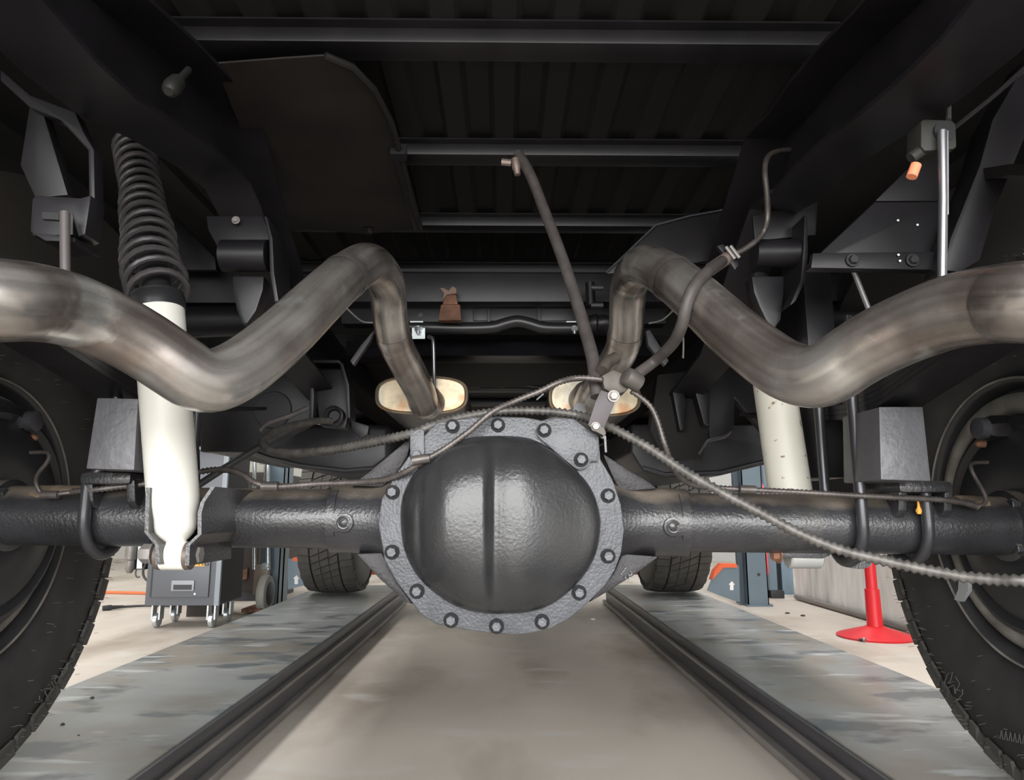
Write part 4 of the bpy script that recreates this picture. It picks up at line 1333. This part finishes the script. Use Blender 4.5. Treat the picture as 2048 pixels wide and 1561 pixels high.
# ================================================================== LEAF SPRINGS, BLOCKS, U-BOLTS
def leaf(s, edge, bl, label, blabel, ub):
    xo = s * .612
    pts = [PX(a, b, xo) for a, b in edge]          # outer lower edge, from the block rearwards
    zblock = P(*bl[0], .985).z
    base = Vector((0, YA, zblock))
    prof = [(p.y, p.z) for p in pts]
    prof[0] = (prof[0][0], max(prof[0][1], zblock))
    last = prof[-1]
    slope = (prof[-1][1] - prof[-2][1]) / (prof[-1][0] - prof[-2][0])
    back = prof + [(last[0] - .25, last[1] - .25 * slope * .9), (.35, last[1] - (last[0] - .35) * slope * .85)]
    front = [(2 * YA - y, z - .02 * (YA - y)) for y, z in prof[1:]] + [(1.62, prof[-1][1] + .03)]
    line = sorted(back + [(YA, zblock)] + front)
    e = thing('leaf_spring', (s * .58, YA, zblock), label, 'leaf spring', 'leaf springs')
    for k in range(4):
        lo = line[0][0]
        hi = line[-1][0] - .10 * k
        sub = [(y, z) for y, z in line if lo - 1e-6 <= y <= hi + 1e-6]
        vs, fs = [], []
        for y, z in sub:
            for dx, dz in ((-.032, 0), (.032, 0), (.032, .0075), (-.032, .0075)):
                vs.append((s * .58 + dx, y, z + k * .008 + dz))
        for i in range(len(sub) - 1):
            for j in range(4):
                fs.append((i * 4 + j, i * 4 + (j + 1) % 4, (i + 1) * 4 + (j + 1) % 4, (i + 1) * 4 + j))
        fs += [(3, 2, 1, 0), tuple(4 * (len(sub) - 1) + j for j in range(4))]
        MB().add(vs, fs).build('leaf', CHASSIS, e, sharp=30)
    # rear eye and shackle up to the rail
    ey, ez = line[0]
    MB().lathe((s * .58 - .033, ey, ez + .02), (1, 0, 0), [(0, .014), (0, .026), (.066, .026), (.066, .014)], 24).build('spring_eye', CHASSIS, e)
    for dx in (-.042, .034):
        MB().box((s * .58 + dx, ey - .02, ez), (s * .58 + dx + .008, ey + .02, ez + .15)).build('shackle', CHASSIS, e, bevel=.004)
    MB().box((min(s * .50, s * .64), ey - .03, ez + .13), (max(s * .50, s * .64), ey + .03, ez + .16)).build('shackle_mount', CHASSIS, e, bevel=.004)
    # lift block
    f = [P(a, b, .985) for a, b in bl]
    be = MB().prism(f, (0, .11, 0)).build('lift_block', CAST, None, bevel=.002)
    tag(be, blabel, 'lift block', 'lift blocks')
    # U-bolts
    for xx, lab in ub:
        c = T(1007 + xx * 1410 / YA)
        ztop = zblock + .06
        rr = .058
        lean = -.032 * s if abs(xx) > .6 else 0
        pts = [Vector((xx + lean, YA - rr, ztop)), Vector((xx + lean * .9, YA - rr, c.z + .085)), Vector((xx, YA - rr, c.z + .05)), Vector((xx, YA - rr, c.z))]
        pts += [Vector((xx, YA - rr * math.cos(R(a)), c.z - rr * math.sin(R(a)))) for a in range(12, 180, 12)]
        pts += [Vector((xx, YA + rr, c.z)), Vector((xx, YA + rr, c.z + .05)), Vector((xx + lean * .9, YA + rr, c.z + .085)), Vector((xx + lean, YA + rr, ztop))]
        tag(MB().tube(pts, .0085, 14).build('u_bolt', mat('ubolt_black', (.06, .06, .066), .28, .5)), lab, 'u-bolt', 'u-bolts round the axle tube')


leaf(-1, [(190, 792), (104, 744), (0, 684)], [(194, 796), (276, 798), (268, 941), (172, 938)],
     'black leaf spring pack over the axle on the cart side', 'grey pitted lift block beside the clean white shock',
     ((-.617, 'black u-bolt over the axle tube beside the tire on the cart side'), (-.515, 'black u-bolt hidden by the clean white shock')))
leaf(1, [(1846, 812), (1930, 760), (2040, 695)], [(1758, 814), (1846, 814), (1862, 963), (1762, 960)],
     'black leaf spring pack over the axle on the stand side', 'grey lift block beside the two exposed u-bolts',
     ((.535, 'inner black u-bolt before the spotted shock'), (.633, 'outer black u-bolt nearer the tire on the stand side')))
tag(MB().box((.535, 1.20, .62), (.585, 1.32, 1.0)).build('spring_plate', CHASSIS, None, bevel=.003), 'flat dark plate behind the inner u-bolt', 'plate')

# ================================================================== WHEELS
def tire_prof():
    h = [(.118, .212), (.136, .226), (.150, .262), (.156, .305), (.153, .345), (.146, .378), (.139, .398), (.133, .412), (.122, .419), (.06, .423)]
    return [(-a, r) for a, r in h] + [(0, .424)] + h[::-1]


tire_me = MB().lathe((0, 0, 0), (1, 0, 0), tire_prof() + [(.10, .20), (-.10, .20)], 96, close=True).mesh('tire', RUBBER, sharp=50)


def lugs():
    mb = MB()
    n = 58
    def lug(x0, x1, a0, a1, sk, r0, r1, drop0=0, drop1=0):
        def pt(x, a, r):
            return Vector((x, -r * math.sin(a), -r * math.cos(a)))
        q0 = [pt(x0, a0, r0 - drop0), pt(x1, a0 + sk, r0 - drop1), pt(x1, a1 + sk, r0 - drop1), pt(x0, a1, r0 - drop0)]
        q1 = [pt(x0, a0, r1 - drop0), pt(x1, a0 + sk, r1 - drop1), pt(x1, a1 + sk, r1 - drop1), pt(x0, a1, r1 - drop0)]
        mb.hexa(q0, q1)
    st = 2 * math.pi / n
    for k in range(n):
        a = k * st
        r0, r1 = .412, .432
        alt = .006 if k % 2 else 0
        lug(-.142 - alt * .5, -.080, a, a + st * .90, 0, r0, r1, .010, 0)
        lug(-.071, -.026, a + st * .2, a + st * 1.02, st * .5, r0, r1)
        lug(-.023, .023, a + st * .62, a + st * 1.44, st * .5, r0, r1)
        lug(.026, .071, a + st * .1, a + st * .92, st * .5, r0, r1)
        lug(.080, .142 + alt * .5, a + st * .4, a + st * 1.30, 0, r0, r1, 0, .010)
        # short side lugs running down the shoulder
        for sd in (-1, 1):
            o = 0 if sd < 0 else st * .4
            def pt(x, an, r):
                return Vector((sd * x, -r * math.sin(an), -r * math.cos(an)))
            aa, bb = a + o + st * .06, a + o + st * (.84 if k % 2 else .5)
            mb.hexa([pt(.132, aa, .418), pt(.132, bb, .418), pt(.143, bb, .392), pt(.143, aa, .392)],
                    [pt(.142, aa, .420), pt(.142, bb, .420), pt(.149, bb, .392), pt(.149, aa, .392)])
    return mb


lug_me = lugs().mesh('tread', TREAD, sharp=30)


def whisk():
    random.seed(11)
    mb = MB()
    for k in range(420):
        a = random.uniform(0, 2 * math.pi)
        mode = random.random()
        if mode < .45:
            r, x = random.uniform(.40, .43), -.150 + random.uniform(0, .012)
        elif mode < .75:
            r, x = random.uniform(.355, .372), -.1505
        else:
            r, x = random.uniform(.25, .40), -.152
        p = Vector((x, r * math.cos(a), r * math.sin(a)))
        ln = random.uniform(.006, .014)
        d_ = Vector((-1, random.uniform(-.25, .25), random.uniform(-.25, .25))).normalized()
        mb.tube([p, p + d_ * ln], [.00045, .0004], 4, caps=False)
    return mb


WHM = mat('whisker_rubber', (0.10, 0.095, 0.09), .5)
whisk_me = whisk().mesh('mold_whiskers', WHM, sharp=60)
rim_me = MB().lathe((0, 0, 0), (1, 0, 0), [(-.126, .212), (-.140, .220), (-.148, .2275), (-.153, .2265), (-.152, .2215), (-.144, .2175), (-.132, .214), (-.118, .206), (-.100, .203),
                                           (-.06, .200), (.02, .196), (.06, .19), (.07, .10), (.09, .05), (.09, .0)], 96).mesh('rim', RIM, sharp=60)
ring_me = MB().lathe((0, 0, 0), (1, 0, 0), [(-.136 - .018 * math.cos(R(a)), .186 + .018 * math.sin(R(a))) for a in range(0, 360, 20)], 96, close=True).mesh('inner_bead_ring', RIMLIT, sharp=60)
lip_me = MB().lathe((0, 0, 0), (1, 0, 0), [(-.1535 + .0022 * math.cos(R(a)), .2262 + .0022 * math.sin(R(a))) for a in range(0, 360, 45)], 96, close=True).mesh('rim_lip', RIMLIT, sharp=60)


def wheel(x, y, s, label, rear):
    c = Vector((x, y, RZ + .434))
    e = thing('wheel', (0, 0, 0), label, 'wheel', 'truck wheels')
    e.location = c
    rot = (random.uniform(0, 6), 0, 0 if s > 0 else math.pi)
    def add(me, nm):
        o = bpy.data.objects.new(nm, me)
        COL.objects.link(o)
        o.parent = e
        o.rotation_euler = (0, 0, 0 if s > 0 else math.pi)
        return o
    t = add(tire_me, 'tire')
    o = bpy.data.objects.new('tread', lug_me)
    COL.objects.link(o)
    o.parent = t
    o.rotation_euler = (.07 if s > 0 else .02, 0, 0)
    if rear:
        o = bpy.data.objects.new('mold_whiskers', whisk_me)
        COL.objects.link(o)
        o.parent = t
        o['kind'] = 'stuff'
    rm = add(rim_me, 'rim')
    if rear:
        for me, nm in ((ring_me, 'bead_ring'), (lip_me, 'rim_lip')):
            o = bpy.data.objects.new(nm, me)
            COL.objects.link(o)
            o.parent = rm
    return e, t


WX = .965
wl, tl_ = wheel(-WX, YA, -1, 'big off-road rear wheel in the picture corner on the cart side', True)
wr, tr_ = wheel(WX, YA, 1, 'big off-road rear wheel in the picture corner on the stand side', True)
wheel(-.945, 4.19, -1, 'distant front wheel with blocky tread on the cart side', False)
wheel(WX, 4.19, 1, 'distant front wheel with blocky tread on the stand side', False)
# raised sidewall lettering and emblem strokes
LT = mat('sidewall_letter', (0.085, .08, .078), .5)
XS = WX - .155
strokes = [[(820, 200), (830, 330), (700, 520)], [(710, 350), (715, 440)], [(600, 490), (545, 580), (580, 660), (660, 570), (620, 490)], [(480, 600), (540, 720), (440, 850)], [(400, 690), (460, 650)],
           [(430, 780), (470, 720)], [(330, 800), (350, 880), (390, 930)], [(210, 920), (215, 1010)], [(110, 1070), (250, 1050), (280, 1010)], [(950, 40), (990, 100), (900, 180)]]
mb = MB()
for st in strokes:
    mb.tube([PX(60 + a * .0897, 1310 + b * .0897, -XS + .001) for a, b in st], .0008, 6)
mb.build('sidewall_lettering', LT, tl_)
o = bpy.data.objects['sidewall_lettering']
o.parent = wl
o.location = -wl.location
mb = MB()
es = [[(668, 480), (700, 370), (760, 350), (740, 440), (700, 470)], [(660, 490), (700, 530), (760, 500)], [(790, 400), (840, 480), (800, 560)], [(780, 520), (790, 590)], [(870, 540), (870, 600), (810, 660), (770, 630)], [(770, 680), (820, 660)]]
for st in es:
    mb.tube([PX(1770 + a * .178, 1283 + b * .178, XS - .001) for a, b in st], .0008, 6)
o = mb.build('sidewall_emblem', LT)
o.parent = wr
o.location = -wr.location
mb = MB()
for k in range(6):
    x0 = 2000 + 9 * k
    mb.tube([PX(x0, 1478 + 2 * k, XS - .001), PX(x0 + 3, 1462 + 2 * k, XS - .001), PX(x0 + 6, 1480 + 2 * k, XS - .001)], .0008, 6)
o = mb.build('sidewall_letters', LT)
o.parent = wr
o.location = -wr.location

# ================================================================== CABLES, HOSES, JUNCTION
cbl = [(664, 842, 1.62), (640, 842, 1.58), (600, 848, 1.5), (555, 862, 1.4), (530, 878, 1.33), (527, 892, 1.28), (545, 903, 1.24), (590, 907, 1.2), (650, 902, 1.15), (730, 888, 1.10), (822, 868, 1.055), (870, 850, 1.06),
       (940, 832, 1.08), (1010, 823, 1.09), (1090, 823, 1.09), (1150, 830, 1.08), (1190, 843, 1.06), (1235, 862, 1.04), (1300, 898, 1.02), (1370, 944, 1.0), (1440, 984, .98), (1520, 1026, .96), (1600, 1068, .94), (1680, 1100, .92),
       (1760, 1120, .90), (1840, 1138, .88), (1920, 1153, .86), (1990, 1160, .84), (2060, 1163, .82), Vector((.66, .815, .478)), Vector((.735, .85, .485)), Vector((.775, .93, .50)), Vector((.792, 1.0, .505))]
rope('parking_brake_cable', cbl, .0063, WRAP, 'long spiral-wrapped grey parking brake cable crossing over the axle', wrap=.0018, step=.0042)
tag(MB().prism([PX(a, b, .70) for a, b in [(1918, 1150), (1936, 1150), (1936, 1182), (1922, 1204), (1908, 1200), (1916, 1180)]], (.006, 0, 0)).build('cable_clip', ZINC), 'grey metal clip hanging from the cable near the tire', 'clip')
bl1 = [(1206, 760, 1.02), (1180, 757, 1.02), (1150, 757, 1.02), (1118, 765, 1.01), (1080, 783, 1.01), (1030, 803, 1.01), (985, 824, 1.0), (940, 862, 1.0), (890, 898, 1.0), (848, 922, 1.0), (810, 945, 1.01), (770, 960, 1.03), (720, 965, 1.05),
       (640, 968, 1.06), (570, 973, 1.06), (540, 973, 1.06), (510, 966, 1.06), (485, 950, 1.07), (462, 942, 1.08), (430, 940, 1.09), (390, 946, 1.09), (340, 955, 1.08), (290, 968, 1.07), (240, 974, 1.065), (190, 980, 1.06), (140, 984, 1.065)]
l1 = rope('brake_line', bl1, .0042, LINE, 'spring-wrapped brake line curving over the differential cover', 'brake line', wrap=.0009, step=.0032)
rope('line_end', [(145, 985, 1.065), (120, 988, 1.062), (100, 992, 1.062), (82, 986, 1.06), (72, 966, 1.06), (76, 948, 1.07), (92, 928, 1.08), (99, 914, 1.085), (94, 906, 1.09), (80, 905, 1.095), (58, 906, 1.10)], .0030, LINE, None, parent=l1)
for (a, b, Y_, r_) in ((842, 928, .995, .0068), (540, 973, 1.055, .0070), (100, 990, 1.06, .006)):
    p = P(a, b, Y_)
    MB().tube([p - Vector((.012, 0, -.004 if a == 842 else 0)), p + Vector((.012, 0, .008 if a == 842 else 0))], r_, 12).build('line_clip', LINE, l1)
bl2 = [(1262, 782, 1.03), (1282, 796, 1.03), (1302, 815, 1.03), (1316, 845, 1.03), (1328, 885, 1.03), (1340, 920, 1.04), (1356, 950, 1.05), (1385, 970, 1.07), (1430, 976, 1.08), (1500, 980, 1.07), (1600, 985, 1.05), (1700, 991, 1.045), (1800, 996, 1.045),
       (1880, 1000, 1.05), (1925, 1006, 1.055), (1955, 1014, 1.06)]
l2 = rope('brake_line', bl2, .0040, LINE, 'spring-wrapped brake line running along the axle tube to the stand side wheel', 'brake line', wrap=.0009, step=.0032)
rope('line_end', [(1952, 1013, 1.06), (1966, 1010, 1.062), (1972, 1000, 1.065), (1966, 982, 1.07), (1952, 958, 1.08), (1943, 940, 1.085), (1942, 930, 1.09), (1952, 926, 1.095), (1980, 925, 1.10)], .0030, LINE, None, parent=l2)
p = P(1495, 979, 1.065)
MB().tube([p - Vector((.012, 0, 0)), p + Vector((.012, 0, -.001))], .0065, 12).build('line_clip', LINE, l2)
rope('rubber_brake_hose', [(1036, 308, 1.30), (1050, 330, 1.29), (1066, 362, 1.28), (1090, 425, 1.26), (1118, 498, 1.22), (1146, 580, 1.18), (1170, 660, 1.13), (1186, 720, 1.08), (1192, 770, 1.05), (1196, 800, 1.04)], .0105, HOSE,
     'straight grey rubber hose hanging from the bed sill to the junction', 'hose', n=16)
fh = thing('hose_fitting', P(1020, 328, 1.29), 'small brown fitting at the top of the straight hose', 'fitting')
MB().tube([P(1003, 324, 1.29), P(1022, 326, 1.29)], .007, 8).build('side_nipple', mat('fit_brown', (.22, .17, .15), .5, .4), fh)
MB().lathe(P(1030, 318, 1.29), (.15, 0, -1), [(0, .008), (.02, .009), (.024, .007), (.034, .006)], 12).build('elbow', mat('fit_brown', (.2, .15, .13)), fh)
hz = [(1248, 766, 1.02), (1275, 748, 1.03), (1310, 722, 1.04), (1345, 688, .985), (1364, 650, .94), (1374, 605, .925), (1392, 568, .93), (1420, 540, .965), (1445, 522, 1.065)]
hh = rope('curved_brake_hose', hz, .0085, HOSE, 'curved grey rubber hose rising from the junction past the exhaust hump', 'hose', n=16)
hy = thing('hose_bracket', P(1460, 510, 1.08), 'wire-wrapped hose end with clamp at the frame rail', 'hose clamp')
MB().tube(spline(pxpath([(1420, 540, 1.066), (1440, 526, 1.07), (1462, 512, 1.075)]), .006), .0105, 14).build('ferrule', mat('fit_brown', (.2, .15, .13)), hy)
MB().prism([P(a, b, 1.07) for a, b in [(1434, 492), (1446, 488), (1472, 508), (1478, 530), (1470, 540), (1458, 520)]], (0, .01, 0)).build('clamp_plate', CHASSIS, hy, bevel=.001)
for k in range(2):
    MB().tube([P(1452 + 9 * k, 494 - 2 * k, 1.06), P(1470 + 9 * k, 518 - 2 * k, 1.06)], .003, 8).build('clamp_wire', RAILL, hy)
rope('frame_brake_line', [(1470, 508, 1.08), (1490, 498, 1.08), (1512, 482, 1.08), (1528, 462, 1.08), (1535, 435, 1.07), (1534, 390, 1.07), (1530, 345, 1.07), (1534, 318, 1.08), (1550, 305, 1.10), (1585, 300, 1.14), (1640, 298, 1.2)], .0046, LINE,
     'wrapped brake line climbing the frame rail above the curved hose', 'brake line', wrap=.0005, step=.0034)
# junction block and bracket
jn = thing('brake_junction', P(1240, 765, 1.03), 'brown brake junction block on a strap above the differential', 'brake junction')
JM = mat('junction_brown', (.075, .065, .054), .5, .3, noise=(40, .3, 4, I3))
MB().prism([P(a, b, 1.02) for a, b in [(1202, 752), (1226, 738), (1252, 748), (1262, 770), (1252, 784), (1230, 792), (1208, 778)]], (0, .035, 0)).build('block', JM, jn, bevel=.004)
MB().lathe(P(1262, 758, 1.015), (-.8, -.4, .4), [(-.015, .0135), (.004, .0145), (.01, .013), (.012, .010)], 20).build('hose_collar', mat('junction_collar', (.11, .10, .09), .5, .4), jn)
MB().tube(spline(pxpath([(1205, 742, 1.04), (1215, 726, 1.05), (1232, 716, 1.06)]), .005), .010, 12).build('elbow', JM, jn)
MB().prism([P(a, b, 1.005) for a, b in [(1202, 780), (1236, 792), (1230, 804), (1208, 858), (1176, 850), (1190, 806)]], (0, .004, 0)).build('strap', mat('strap_mauve', (.055, .046, .050), .5, .2), jn, bevel=.001)
MB().hexbolt(P(1227, 793, 1.004), (0, -1, 0), .0065, .006, .009).build('strap_bolt', RAILL, jn)
MB().hexbolt(P(1191, 854, 1.004), (0, -1, 0), .0055, .005, .007).build('strap_bolt', RAILL, jn)
MB().prism([P(a, b, 1.0) for a, b in [(1176, 850), (1190, 862), (1208, 872), (1212, 868), (1208, 856)]], (0, .02, 0)).build('strap_foot', JM, jn)
tag(MB().prism([P(a, b, 1.10) for a, b in [(1147, 812), (1155, 806), (1168, 808), (1174, 832), (1160, 834), (1146, 826)]], (0, .01, 0)).build('dark_tab', BLACK), 'small black tab before the muffler beside the junction strap', 'tab')
tag(MB().tube([P(1073, 800, 1.4), P(1087, 788, 1.4)], .0016, 6).build('wire_end', ZINC), 'short bright wire end between the mufflers', 'wire')
rope('link_rod', [(392, 974, 1.62), (460, 930, 1.62), (540, 882, 1.62), (610, 845, 1.62)], .0085, BLACK, 'straight black link rod crossing behind the clean shock', 'rod')
for s, lab in ((-1, 'loop of dark wire by the spring hanger on the cart side'),):
    rope('wire_loop', [(520, 862, 1.6), (535, 848, 1.6), (580, 832, 1.6), (620, 815, 1.62)], .006, HOSE, lab, 'wire')
rope('thin_wire', [(1366, 660, 1.4), (1367, 690, 1.4), (1366, 722, 1.4)], .002, RAILL, 'thin upright wire behind the curved rubber hose', 'wire')
# valve block beside the exhaust hump
vb = thing('hose_coupler', P(1190, 600, 1.7), 'dark coupler with two short studs beside the exhaust hump', 'coupler')
MB().tube([P(1180, 566, 1.7), P(1182, 612, 1.7)], .012, 12).build('body', CHASSIS, vb)
for y_ in (576, 611):
    MB().tube([P(1182, y_, 1.69), P(1206, y_, 1.69)], .007, 10).build('stud', RAILM, vb)
MB().lathe(P(1178, 648, 1.7), (1, -.2, 0), [(0, .02), (.012, .024), (.02, .024), (.024, .02), (.036, .022), (.05, .018)], 20).build('bushing', CHASSIS, vb)
